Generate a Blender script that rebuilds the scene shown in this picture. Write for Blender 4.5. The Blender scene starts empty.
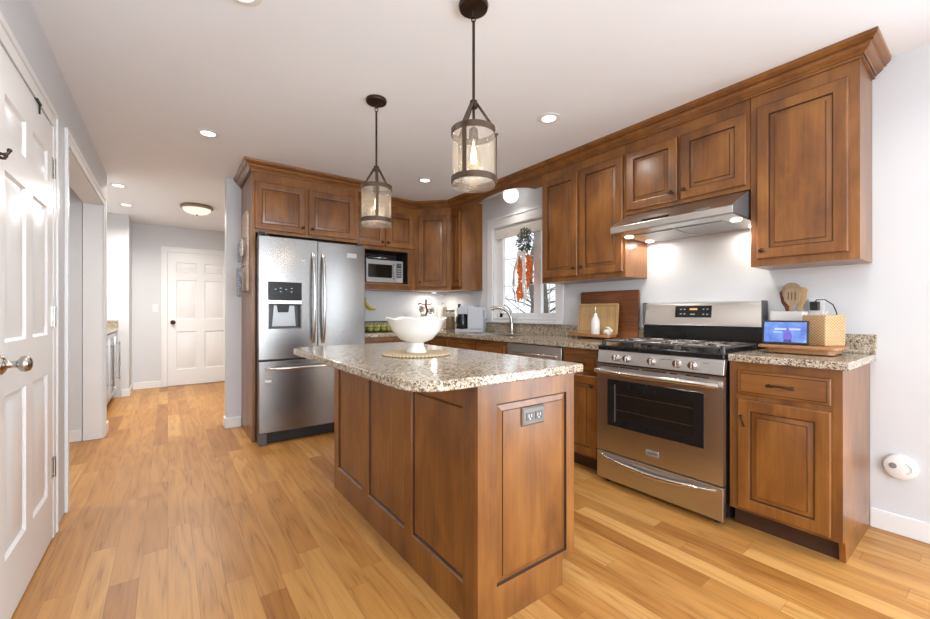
import bpy, math, random
from mathutils import Vector, Matrix
S = bpy.context.scene
COL = S.collection
PI = math.pi
R = math.radians

# ------------------------------------------------------------------ camera
cam_d = bpy.data.cameras.new('camera')
cam_d.sensor_width = 36.0
cam_d.lens = 400.24 / 930.0 * 36.0
cam_d.shift_y = 3.0 / 930.0
cam_d.clip_start = 0.02
cam = bpy.data.objects.new('camera', cam_d)
cam.location = (0.0, 0.0, 1.1327)
cam.rotation_euler = (R(90), 0.0, -0.6385)
COL.objects.link(cam)
S.camera = cam

# ------------------------------------------------------------------ view
S.view_settings.view_transform = 'Standard'
S.view_settings.look = 'None'
S.view_settings.gamma = 1.0
S.view_settings.use_curve_mapping = False
S.view_settings.exposure = 0.32

# ------------------------------------------------------------------ world: pale overcast winter sky
W = bpy.data.worlds.new('overcast_sky')
S.world = W
W.use_nodes = True
nt = W.node_tree
bg = nt.nodes['Background']
tcw = nt.nodes.new('ShaderNodeTexCoord')
cloud = nt.nodes.new('ShaderNodeTexNoise')
cloud.inputs['Scale'].default_value = 2.2
cloud.inputs['Detail'].default_value = 5.0
crw = nt.nodes.new('ShaderNodeValToRGB')
crw.color_ramp.elements[0].position = 0.35
crw.color_ramp.elements[0].color = (0.78, 0.87, 1.0, 1)
crw.color_ramp.elements[1].position = 0.65
crw.color_ramp.elements[1].color = (0.97, 0.98, 1.0, 1)
nt.links.new(tcw.outputs['Generated'], cloud.inputs['Vector'])
nt.links.new(cloud.outputs['Fac'], crw.inputs['Fac'])
nt.links.new(crw.outputs['Color'], bg.inputs['Color'])
bg.inputs['Strength'].default_value = 1.25


def area(name, loc, rot, sx, sy, power, color, parent=None, shape='RECTANGLE', spread=180):
    d = bpy.data.lights.new(name, 'AREA')
    d.shape = shape
    d.size = sx
    d.size_y = sy
    d.energy = power
    d.color = color
    d.spread = R(spread)
    o = bpy.data.objects.new(name, d)
    o.location = loc
    o.rotation_euler = rot
    COL.objects.link(o)
    if parent:
        o.parent = parent
    return o


# daylight entering by the wide glass doors of the dining end behind the camera and an unseen side door added for its sheen
DAY = (0.84, 0.92, 1.0)
area('daylight_garden_doors', (0.62, -2.95, 1.25), (R(90), 0, 0), 2.1, 1.95, 135, DAY)
area('daylight_added_side_door', (3.12, -1.2, 1.08), (0, R(90), 0), 1.95, 1.4, 75, DAY)

CAN_POWER = 4.5
CAN_COLOR = (1.0, 0.955, 0.90)
WARM = (1.0, 0.86, 0.68)


# ------------------------------------------------------------------ materials
class NT:
    def __init__(s, name):
        s.m = bpy.data.materials.new(name)
        s.m.use_nodes = True
        s.t = s.m.node_tree
        s.b = s.t.nodes['Principled BSDF']

    def n(s, typ, **kw):
        x = s.t.nodes.new(typ)
        for k, v in kw.items():
            if k.startswith('i_'):
                key = k[2:]
                key = int(key) if key.isdigit() else key.replace('_', ' ')
                x.inputs[key].default_value = v
            else:
                setattr(x, k, v)
        return x

    def l(s, a, b):
        s.t.links.new(a, b)

    def ramp(s, stops, interp='LINEAR'):
        r = s.n('ShaderNodeValToRGB')
        cr = r.color_ramp
        cr.interpolation = interp
        while len(cr.elements) < len(stops):
            cr.elements.new(0.5)
        for e, (p, c) in zip(cr.elements, stops):
            e.position = p
            e.color = (c[0], c[1], c[2], 1)
        return r

    def math(s, op, a, b=None):
        x = s.n('ShaderNodeMath', operation=op)
        for i, v in enumerate((a, b)):
            if v is None:
                continue
            if isinstance(v, (int, float)):
                x.inputs[i].default_value = v
            else:
                s.l(v, x.inputs[i])
        return x.outputs[0]


def plain(name, c, rough=0.5, metal=0.0, spec=0.5, noise=0.03, scale=12.0, coat=0.0, emit=None, es=0.0, trans=0.0, ior=1.45):
    k = NT(name)
    b = k.b
    b.inputs['Roughness'].default_value = rough
    b.inputs['Metallic'].default_value = metal
    b.inputs['Specular IOR Level'].default_value = spec
    b.inputs['Coat Weight'].default_value = coat
    b.inputs['Transmission Weight'].default_value = trans
    b.inputs['IOR'].default_value = ior
    if noise > 0:
        tc = k.n('ShaderNodeTexCoord')
        nz = k.n('ShaderNodeTexNoise', i_Scale=scale, i_Detail=3.0)
        k.l(tc.outputs['Object'], nz.inputs['Vector'])
        r = k.ramp([(0.3, [x * (1 - noise) for x in c]), (0.7, [min(1, x * (1 + noise)) for x in c])])
        k.l(nz.outputs['Fac'], r.inputs['Fac'])
        k.l(r.outputs['Color'], b.inputs['Base Color'])
    else:
        b.inputs['Base Color'].default_value = (c[0], c[1], c[2], 1)
    if emit:
        b.inputs['Emission Color'].default_value = (emit[0], emit[1], emit[2], 1)
        b.inputs['Emission Strength'].default_value = es
    return k.m


def wood(name, dark, mid, light, axis='z', rough=0.32, coat=0.25, scale=1.0, blotch=0.5):
    k = NT(name)
    tc = k.n('ShaderNodeTexCoord')
    inf = k.n('ShaderNodeObjectInfo')
    off = k.n('ShaderNodeVectorMath', operation='SCALE')
    off.inputs[0].default_value = (7.3, 5.1, 3.7)
    k.l(inf.outputs['Random'], off.inputs['Scale'])
    add = k.n('ShaderNodeVectorMath', operation='ADD')
    k.l(tc.outputs['Object'], add.inputs[0])
    k.l(off.outputs[0], add.inputs[1])
    mp = k.n('ShaderNodeMapping')
    fine = {'z': (60, 60, 2.2), 'x': (2.2, 60, 60), 'y': (60, 2.2, 60)}[axis]
    mp.inputs['Scale'].default_value = [v * scale for v in fine]
    k.l(add.outputs[0], mp.inputs['Vector'])
    n1 = k.n('ShaderNodeTexNoise', i_Scale=1.0, i_Detail=4.0, i_Roughness=0.6, i_Distortion=0.3)
    k.l(mp.outputs[0], n1.inputs['Vector'])
    mp2 = k.n('ShaderNodeMapping')
    co = {'z': (7, 7, 2.6), 'x': (2.6, 7, 7), 'y': (7, 2.6, 7)}[axis]
    mp2.inputs['Scale'].default_value = [v * scale for v in co]
    k.l(add.outputs[0], mp2.inputs['Vector'])
    n2 = k.n('ShaderNodeTexNoise', i_Scale=1.0, i_Detail=3.0, i_Roughness=0.55, i_Distortion=0.6)
    k.l(mp2.outputs[0], n2.inputs['Vector'])
    s = k.math('ADD', k.math('MULTIPLY', n1.outputs['Fac'], 1 - blotch), k.math('MULTIPLY', n2.outputs['Fac'], blotch))
    r = k.ramp([(0.34, dark), (0.5, mid), (0.66, light)])
    k.l(s, r.inputs['Fac'])
    k.l(r.outputs['Color'], k.b.inputs['Base Color'])
    k.b.inputs['Roughness'].default_value = rough
    k.b.inputs['Coat Weight'].default_value = coat
    k.b.inputs['Coat Roughness'].default_value = 0.10 if coat > 0.5 else 0.25
    return k.m


def floor_mat():
    k = NT('oak_strip_floor')
    tc = k.n('ShaderNodeTexCoord')
    sp = k.n('ShaderNodeSeparateXYZ')
    k.l(tc.outputs['Object'], sp.inputs[0])
    X, Y = sp.outputs[0], sp.outputs[1]
    w = 0.098
    u = k.math('DIVIDE', X, w)
    row = k.math('FLOOR', u)
    wn = k.n('ShaderNodeTexWhiteNoise', noise_dimensions='1D')
    k.l(row, wn.inputs['W'])
    v = k.math('ADD', k.math('DIVIDE', Y, 0.95), k.math('MULTIPLY', wn.outputs['Value'], 9.0))
    pid = k.math('FLOOR', v)
    cb = k.n('ShaderNodeCombineXYZ')
    k.l(row, cb.inputs[0])
    k.l(pid, cb.inputs[1])
    wn2 = k.n('ShaderNodeTexWhiteNoise', noise_dimensions='2D')
    k.l(cb.outputs[0], wn2.inputs['Vector'])
    rnd = wn2.outputs['Value']
    # grain space: shifted per plank
    gx = k.math('ADD', X, k.math('MULTIPLY', rnd, 13.7))
    gy = k.math('ADD', Y, k.math('MULTIPLY', rnd, 31.1))
    cv = k.n('ShaderNodeCombineXYZ')
    k.l(k.math('MULTIPLY', gx, 7.5), cv.inputs[0])
    k.l(k.math('MULTIPLY', gy, 0.7), cv.inputs[1])
    k.l(k.math('MULTIPLY', rnd, 50.0), cv.inputs[2])
    base = k.n('ShaderNodeTexNoise', i_Scale=1.0, i_Detail=2.0, i_Roughness=0.5, i_Distortion=0.2)
    k.l(cv.outputs[0], base.inputs['Vector'])
    rings = k.math('FRACT', k.math('MULTIPLY', base.outputs['Fac'], 7.0))
    rings = k.math('ABSOLUTE', k.math('SUBTRACT', rings, 0.5))           # 0..0.5 cathedral lines
    cf = k.n('ShaderNodeCombineXYZ')
    k.l(k.math('MULTIPLY', gx, 160.0), cf.inputs[0])
    k.l(k.math('MULTIPLY', gy, 5.0), cf.inputs[1])
    fine = k.n('ShaderNodeTexNoise', i_Scale=1.0, i_Detail=3.0)
    k.l(cf.outputs[0], fine.inputs['Vector'])
    tone = k.ramp([(0.0, (0.315, 0.130, 0.028)), (0.15, (0.405, 0.184, 0.045)), (0.7, (0.46, 0.226, 0.063)), (1.0, (0.535, 0.290, 0.094))])
    k.l(rnd, tone.inputs['Fac'])
    g = k.math('ADD', k.math('MULTIPLY', rings, 0.62), k.math('MULTIPLY', fine.outputs['Fac'], 0.62))
    gr = k.ramp([(0.16, (0.48, 0.35, 0.24)), (0.35, (0.90, 0.87, 0.82)), (0.62, (1.10, 1.10, 1.10))])
    k.l(g, gr.inputs['Fac'])
    mx = k.n('ShaderNodeMix', data_type='RGBA', blend_type='MULTIPLY')
    mx.inputs['Factor'].default_value = 0.9
    k.l(tone.outputs['Color'], mx.inputs[6])
    k.l(gr.outputs['Color'], mx.inputs[7])
    # seams between boards
    fu = k.math('FRACT', u)
    du = k.math('MINIMUM', fu, k.math('SUBTRACT', 1.0, fu))
    fv = k.math('FRACT', v)
    dv = k.math('MULTIPLY', k.math('MINIMUM', fv, k.math('SUBTRACT', 1.0, fv)), 0.95 / w)
    d = k.math('MINIMUM', du, dv)
    seam = k.ramp([(0.0, (0.45, 0.40, 0.35)), (0.016, (1, 1, 1))])
    k.l(d, seam.inputs['Fac'])
    mx2 = k.n('ShaderNodeMix', data_type='RGBA', blend_type='MULTIPLY')
    mx2.inputs['Factor'].default_value = 0.8
    k.l(mx.outputs[2], mx2.inputs[6])
    k.l(seam.outputs['Color'], mx2.inputs[7])
    k.l(mx2.outputs[2], k.b.inputs['Base Color'])
    k.b.inputs['Roughness'].default_value = 0.38
    k.b.inputs['Specular IOR Level'].default_value = 0.3
    return k.m


def granite_mat():
    k = NT('speckled_granite')
    tc = k.n('ShaderNodeTexCoord')
    v1 = k.n('ShaderNodeTexVoronoi', feature='F1', i_Scale=135.0)
    v2 = k.n('ShaderNodeTexVoronoi', feature='F1', i_Scale=300.0)
    nz = k.n('ShaderNodeTexNoise', i_Scale=22.0, i_Detail=3.0)
    big = k.n('ShaderNodeTexNoise', i_Scale=5.0, i_Detail=2.0)
    dist = k.n('ShaderNodeVectorMath', operation='SCALE')
    dn = k.n('ShaderNodeTexNoise', i_Scale=60.0, i_Detail=2.0)
    k.l(tc.outputs['Object'], dn.inputs['Vector'])
    k.l(dn.outputs['Color'], dist.inputs[0])
    dist.inputs['Scale'].default_value = 0.02
    ad = k.n('ShaderNodeVectorMath', operation='ADD')
    k.l(tc.outputs['Object'], ad.inputs[0])
    k.l(dist.outputs[0], ad.inputs[1])
    for x in (v1, v2):
        k.l(ad.outputs[0], x.inputs['Vector'])
    for x in (nz, big):
        k.l(tc.outputs['Object'], x.inputs['Vector'])
    s1 = k.n('ShaderNodeSeparateColor')
    k.l(v1.outputs['Color'], s1.inputs[0])
    s2 = k.n('ShaderNodeSeparateColor')
    k.l(v2.outputs['Color'], s2.inputs[0])
    t = k.math('ADD', k.math('MULTIPLY', s1.outputs[0], 0.62), k.math('MULTIPLY', nz.outputs['Fac'], 0.40))
    r1 = k.ramp([(0.0, (0.05, 0.042, 0.036)), (0.27, (0.15, 0.115, 0.085)), (0.37, (0.37, 0.285, 0.185)), (0.55, (0.51, 0.42, 0.30)),
                 (0.72, (0.61, 0.55, 0.46)), (0.9, (0.34, 0.33, 0.325))])
    k.l(t, r1.inputs['Fac'])
    r2 = k.ramp([(0.0, (0.16, 0.14, 0.12)), (0.13, (0.22, 0.18, 0.15)), (0.2, (1, 1, 1)), (1.0, (1, 1, 1))], 'CONSTANT')
    k.l(s2.outputs[0], r2.inputs['Fac'])
    mx = k.n('ShaderNodeMix', data_type='RGBA', blend_type='MULTIPLY')
    mx.inputs['Factor'].default_value = 0.85
    k.l(r1.outputs['Color'], mx.inputs[6])
    k.l(r2.outputs['Color'], mx.inputs[7])
    k.l(mx.outputs[2], k.b.inputs['Base Color'])
    k.b.inputs['Roughness'].default_value = 0.13
    k.b.inputs['Specular IOR Level'].default_value = 0.55
    return k.m


def steel_mat(name, c=(0.58, 0.565, 0.55), rough=0.28, axis='x', aniso=0.6):
    k = NT(name)
    tc = k.n('ShaderNodeTexCoord')
    mp = k.n('ShaderNodeMapping')
    mp.inputs['Scale'].default_value = {'x': (1.2, 900, 900), 'z': (900, 900, 1.2)}[axis]
    k.l(tc.outputs['Object'], mp.inputs['Vector'])
    nz = k.n('ShaderNodeTexNoise', i_Scale=1.0, i_Detail=3.0)
    k.l(mp.outputs[0], nz.inputs['Vector'])
    r = k.ramp([(0.2, [x * 0.985 for x in c]), (0.8, [x * 1.015 for x in c])])
    k.l(nz.outputs['Fac'], r.inputs['Fac'])
    k.l(r.outputs['Color'], k.b.inputs['Base Color'])
    rr = k.ramp([(0.2, (rough * 0.97,) * 3), (0.8, (rough * 1.03,) * 3)])
    k.l(nz.outputs['Fac'], rr.inputs['Fac'])
    k.l(rr.outputs['Color'], k.b.inputs['Roughness'])
    k.b.inputs['Metallic'].default_value = 1.0
    return k.m


def weave_mat(name, a, b, sx=55, sz=70):
    k = NT(name)
    tc = k.n('ShaderNodeTexCoord')
    sp = k.n('ShaderNodeSeparateXYZ')
    k.l(tc.outputs['Object'], sp.inputs[0])
    h = k.math('ADD', sp.outputs[0], sp.outputs[1])
    s1 = k.math('SINE', k.math('MULTIPLY', h, sx * 2 * PI))
    s2 = k.math('SINE', k.math('MULTIPLY', sp.outputs[2], sz * 2 * PI))
    p = k.math('ADD', k.math('MULTIPLY', k.math('MULTIPLY', s1, s2), 0.5), 0.5)
    r = k.ramp([(0.15, a), (0.6, b)])
    k.l(p, r.inputs['Fac'])
    k.l(r.outputs['Color'], k.b.inputs['Base Color'])
    bp = k.n('ShaderNodeBump', i_Strength=0.6, i_Distance=0.004)
    k.l(p, bp.inputs['Height'])
    k.l(bp.outputs[0], k.b.inputs['Normal'])
    k.b.inputs['Roughness'].default_value = 0.75
    return k.m


def radial_weave(name, a, b):
    k = NT(name)
    tc = k.n('ShaderNodeTexCoord')
    sp = k.n('ShaderNodeSeparateXYZ')
    k.l(tc.outputs['Object'], sp.inputs[0])
    X, Y = sp.outputs[0], sp.outputs[1]
    rad = k.math('SQRT', k.math('ADD', k.math('MULTIPLY', X, X), k.math('MULTIPLY', Y, Y)))
    ang = k.math('ARCTAN2', Y, X)
    p = k.math('ADD', k.math('MULTIPLY', k.math('MULTIPLY', k.math('SINE', k.math('MULTIPLY', rad, 420.0)), k.math('SINE', k.math('MULTIPLY', ang, 60.0))), 0.5), 0.5)
    r = k.ramp([(0.2, a), (0.7, b)])
    k.l(p, r.inputs['Fac'])
    k.l(r.outputs['Color'], k.b.inputs['Base Color'])
    bp = k.n('ShaderNodeBump', i_Strength=0.6, i_Distance=0.003)
    k.l(p, bp.inputs['Height'])
    k.l(bp.outputs[0], k.b.inputs['Normal'])
    k.b.inputs['Roughness'].default_value = 0.8
    return k.m


def glass_mat(name, tint=(1, 1, 1), rough=0.0, seeded=False, mixf=0.12, film=(0.9, 0.85, 0.75), filmf=0.0):
    """thin clear glass: mostly transparent with a glossy surface, plus an optional faint surface film"""
    k = NT(name)
    t = k.t
    out = [n for n in t.nodes if n.type == 'OUTPUT_MATERIAL'][0]
    t.nodes.remove(k.b)
    tr = k.n('ShaderNodeBsdfTransparent')
    tr.inputs['Color'].default_value = (*tint, 1)
    gl = k.n('ShaderNodeBsdfGlossy')
    gl.inputs['Roughness'].default_value = rough
    fr = k.n('ShaderNodeFresnel', i_IOR=1.45)
    mx = k.n('ShaderNodeMixShader')
    geo = k.n('ShaderNodeNewGeometry')
    k.l(k.math('MULTIPLY', fr.outputs[0], k.math('SUBTRACT', 1.0, geo.outputs['Backfacing'])), mx.inputs[0])
    k.l(tr.outputs[0], mx.inputs[1])
    k.l(gl.outputs[0], mx.inputs[2])
    last = mx.outputs[0]
    if filmf > 0:
        df = k.n('ShaderNodeBsdfTranslucent')
        df.inputs['Color'].default_value = (*film, 1)
        d2 = k.n('ShaderNodeBsdfDiffuse')
        d2.inputs['Color'].default_value = (*film, 1)
        ad = k.n('ShaderNodeMixShader')
        ad.inputs[0].default_value = 0.5
        k.l(df.outputs[0], ad.inputs[1])
        k.l(d2.outputs[0], ad.inputs[2])
        m2 = k.n('ShaderNodeMixShader')
        if seeded:
            tc = k.n('ShaderNodeTexCoord')
            vo = k.n('ShaderNodeTexNoise', i_Scale=180.0, i_Detail=2.0)
            k.l(tc.outputs['Object'], vo.inputs['Vector'])
            r = k.ramp([(0.35, (filmf * 0.6,) * 3), (0.7, (min(1, filmf * 1.7),) * 3)])
            k.l(vo.outputs['Fac'], r.inputs['Fac'])
            k.l(r.outputs['Color'], m2.inputs[0])
            bp = k.n('ShaderNodeBump', i_Strength=0.25, i_Distance=0.002)
            k.l(vo.outputs['Fac'], bp.inputs['Height'])
            k.l(bp.outputs[0], gl.inputs['Normal'])
        else:
            m2.inputs[0].default_value = filmf
        k.l(last, m2.inputs[1])
        k.l(ad.outputs[0], m2.inputs[2])
        last = m2.outputs[0]
    k.l(last, out.inputs['Surface'])
    return k.m


def emis(name, c, s):
    k = NT(name)
    k.b.inputs['Base Color'].default_value = (0.8, 0.8, 0.8, 1) if s > 1 else (0.02, 0.02, 0.03, 1)
    k.b.inputs['Emission Color'].default_value = (*c, 1)
    k.b.inputs['Emission Strength'].default_value = s
    return k.m


M = {}
M['wall'] = plain('wall_paint_cool_white', (0.645, 0.66, 0.682), 0.6, noise=0.008, scale=3)
M['ceil'] = plain('ceiling_paint', (0.865, 0.905, 0.96), 0.8, noise=0.006, scale=3)
M['trim'] = plain('white_trim_enamel', (0.79, 0.795, 0.80), 0.3, noise=0.006, scale=4)
M['floor'] = floor_mat()
M['granite'] = granite_mat()
M['wood'] = wood('glazed_maple_vertical', (0.120, 0.040, 0.0070), (0.205, 0.074, 0.0130), (0.285, 0.114, 0.0215), 'z', 0.34, 0.35, 1.0, 0.7)
M['woodh'] = wood('glazed_maple_horizontal', (0.120, 0.040, 0.0070), (0.205, 0.074, 0.0130), (0.275, 0.109, 0.0205), 'x', 0.34, 0.35, 1.0, 0.7)
M['glaze'] = plain('dark_glaze_in_groove', (0.035, 0.013, 0.006), 0.45, noise=0.15)
M['glaze2'] = plain('thin_brown_glaze', (0.075, 0.028, 0.010), 0.45, noise=0.15)
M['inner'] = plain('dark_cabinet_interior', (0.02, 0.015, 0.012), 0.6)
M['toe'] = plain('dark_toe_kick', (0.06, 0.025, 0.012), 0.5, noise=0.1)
M['steel'] = steel_mat('brushed_steel_horizontal')
M['steelf'] = steel_mat('refrigerator_steel', (0.275, 0.268, 0.26), 0.24)
M['steell'] = steel_mat('light_hood_steel', (0.60, 0.585, 0.565), 0.3)
M['steelv'] = steel_mat('brushed_steel_vertical', axis='z')
M['chrome'] = plain('polished_steel', (0.72, 0.71, 0.70), 0.16, 1.0, noise=0.02)
M['nickel'] = plain('brushed_nickel', (0.50, 0.475, 0.44), 0.24, 1.0, noise=0.03)
M['bronze'] = plain('oil_rubbed_bronze', (0.055, 0.034, 0.024), 0.36, 0.75, noise=0.15)
M['bronze2'] = plain('weathered_bronze_band', (0.07, 0.043, 0.027), 0.45, 0.3, noise=0.2, scale=30)
M['rimtan'] = plain('antique_bronze_rim', (0.30, 0.21, 0.14), 0.4, 0.5, noise=0.1)
M['pewter'] = plain('dark_pewter', (0.20, 0.185, 0.17), 0.42, 0.5, noise=0.05)
M['black'] = plain('black_enamel', (0.012, 0.012, 0.013), 0.16, noise=0.05)
M['blackm'] = plain('matte_black_plastic', (0.018, 0.018, 0.02), 0.45, noise=0.05)
M['iron'] = plain('cast_iron_grate', (0.20, 0.18, 0.165), 0.26, 0.75, noise=0.1)
M['bglass'] = plain('black_oven_glass', (0.012, 0.010, 0.008), 0.05, noise=0.0, spec=0.6)
M['dgrey'] = plain('dark_grey_plastic', (0.10, 0.10, 0.105), 0.4)
M['rackm'] = plain('dim_oven_rack', (0.045, 0.035, 0.028), 0.4)
M['lgrey'] = plain('light_grey_plastic', (0.46, 0.48, 0.51), 0.35, noise=0.02)
M['coffeegrey'] = plain('pale_blue_grey_plastic', (0.52, 0.55, 0.60), 0.35, noise=0.02)
M['midgrey'] = plain('mid_grey_plastic', (0.22, 0.22, 0.22), 0.4)
M['silverp'] = plain('silver_plastic', (0.40, 0.41, 0.42), 0.3, 0.5, noise=0.02)
M['ceramic'] = plain('white_glazed_ceramic', (0.82, 0.80, 0.76), 0.14, noise=0.01, coat=0.5)
M['whitep'] = plain('white_plastic', (0.80, 0.80, 0.79), 0.4, noise=0.01)
M['cream'] = plain('cream_paper_towel', (0.78, 0.74, 0.66), 0.85, noise=0.03)
M['bamboo'] = wood('pale_bamboo', (0.46, 0.28, 0.11), (0.55, 0.36, 0.16), (0.63, 0.43, 0.21), 'z', 0.5, 0.0)
M['walnut'] = wood('dark_acacia_board', (0.10, 0.030, 0.010), (0.20, 0.064, 0.019), (0.31, 0.11, 0.034), 'x', 0.42, 0.1)
M['acacia'] = wood('honey_brown_riser_wood', (0.28, 0.11, 0.035), (0.38, 0.17, 0.06), (0.47, 0.23, 0.09), 'x', 0.45, 0.1)
M['spoon'] = wood('beech_utensil_wood', (0.30, 0.19, 0.11), (0.38, 0.26, 0.16), (0.45, 0.32, 0.21), 'z', 0.6, 0.0)
M['weave'] = weave_mat('tan_woven_cane', (0.30, 0.17, 0.07), (0.62, 0.42, 0.22))
M['mat'] = radial_weave('seagrass_weave', (0.34, 0.25, 0.13), (0.66, 0.54, 0.36))
M['apple'] = plain('green_apple_skin', (0.50, 0.50, 0.11), 0.3, noise=0.18, scale=20)
M['banana'] = plain('banana_skin', (0.62, 0.42, 0.06), 0.45, noise=0.15, scale=25)
M['wire'] = plain('dark_wire', (0.05, 0.045, 0.04), 0.4, 0.6)
M['rust'] = plain('red_brown_iron', (0.12, 0.03, 0.018), 0.5, 0.3, noise=0.25)
M['pepper'] = plain('orange_pepper_skin', (0.80, 0.19, 0.03), 0.35, noise=0.18, scale=30)
M['leaf'] = plain('dried_green_leaf', (0.13, 0.15, 0.10), 0.7, noise=0.3, scale=30)
M['ribbon'] = plain('white_ribbon_cloth', (0.78, 0.75, 0.72), 0.8, noise=0.04)
M['twig'] = plain('brown_twig_bark', (0.12, 0.08, 0.05), 0.8, noise=0.2)
M['bark'] = plain('grey_winter_bark', (0.17, 0.145, 0.12), 0.9, noise=0.25, scale=6)
M['lawn'] = plain('pale_winter_lawn', (0.42, 0.42, 0.36), 0.95, noise=0.2, scale=0.7)
M['jarfill'] = plain('brown_pantry_fill', (0.28, 0.14, 0.06), 0.7, noise=0.5, scale=60)
M['cloth'] = plain('grey_blue_print_cloth', (0.30, 0.33, 0.40), 0.9, noise=0.45, scale=45)
M['clothw'] = plain('cream_print_cloth', (0.66, 0.61, 0.55), 0.9, noise=0.3, scale=40)
M['signw'] = plain('weathered_cream_board', (0.58, 0.47, 0.39), 0.7, noise=0.2, scale=25)
M['glass'] = glass_mat('window_glass')
M['seed'] = glass_mat('seeded_shade_glass', (1.0, 0.995, 0.98), 0.03, True, film=(0.95, 0.92, 0.86), filmf=0.045)
M['clear'] = glass_mat('clear_bulb_glass', (1, 0.97, 0.9))
M['jar'] = glass_mat('clear_jar_glass', (0.95, 0.97, 0.96), 0.02, filmf=0.05)
M['filament'] = emis('glowing_filament', (1.0, 0.72, 0.38), 7)
M['bulbglow'] = emis('warm_bulb_glow', (1.0, 0.80, 0.52), 14)
M['lens'] = emis('led_lens', (1.0, 0.97, 0.92), 3.2)
M['dome'] = emis('frosted_dome', (1.0, 0.90, 0.76), 0.85)
M['globe'] = emis('white_globe', (1.0, 0.96, 0.90), 1.5)
M['puck'] = emis('hood_lamp_lens', (1.0, 0.90, 0.75), 5)
M['display'] = emis('display_digits', (1.0, 0.55, 0.18), 0.9)
M['ice'] = emis('pale_panel_digits', (0.75, 0.88, 1.0), 0.6)


def screen_mat():
    k = NT('lit_blue_screen')
    tc = k.n('ShaderNodeTexCoord')
    nz = k.n('ShaderNodeTexNoise', i_Scale=18.0, i_Detail=2.0)
    k.l(tc.outputs['Object'], nz.inputs['Vector'])
    r = k.ramp([(0.3, (0.10, 0.20, 0.75)), (0.55, (0.22, 0.40, 0.95)), (0.75, (0.45, 0.62, 1.0))])
    k.l(nz.outputs['Fac'], r.inputs['Fac'])
    k.b.inputs['Base Color'].default_value = (0.01, 0.01, 0.02, 1)
    k.l(r.outputs['Color'], k.b.inputs['Emission Color'])
    k.b.inputs['Emission Strength'].default_value = 0.75
    k.b.inputs['Roughness'].default_value = 0.1
    return k.m


M['screen'] = screen_mat()
M['figure'] = emis('screen_figure_purple', (0.16, 0.10, 0.60), 0.9)
M['figure2'] = emis('screen_dark_blue', (0.03, 0.04, 0.25), 0.8)
M['scrwhite'] = emis('screen_white_lines', (0.55, 0.68, 1.0), 0.85)


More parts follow.
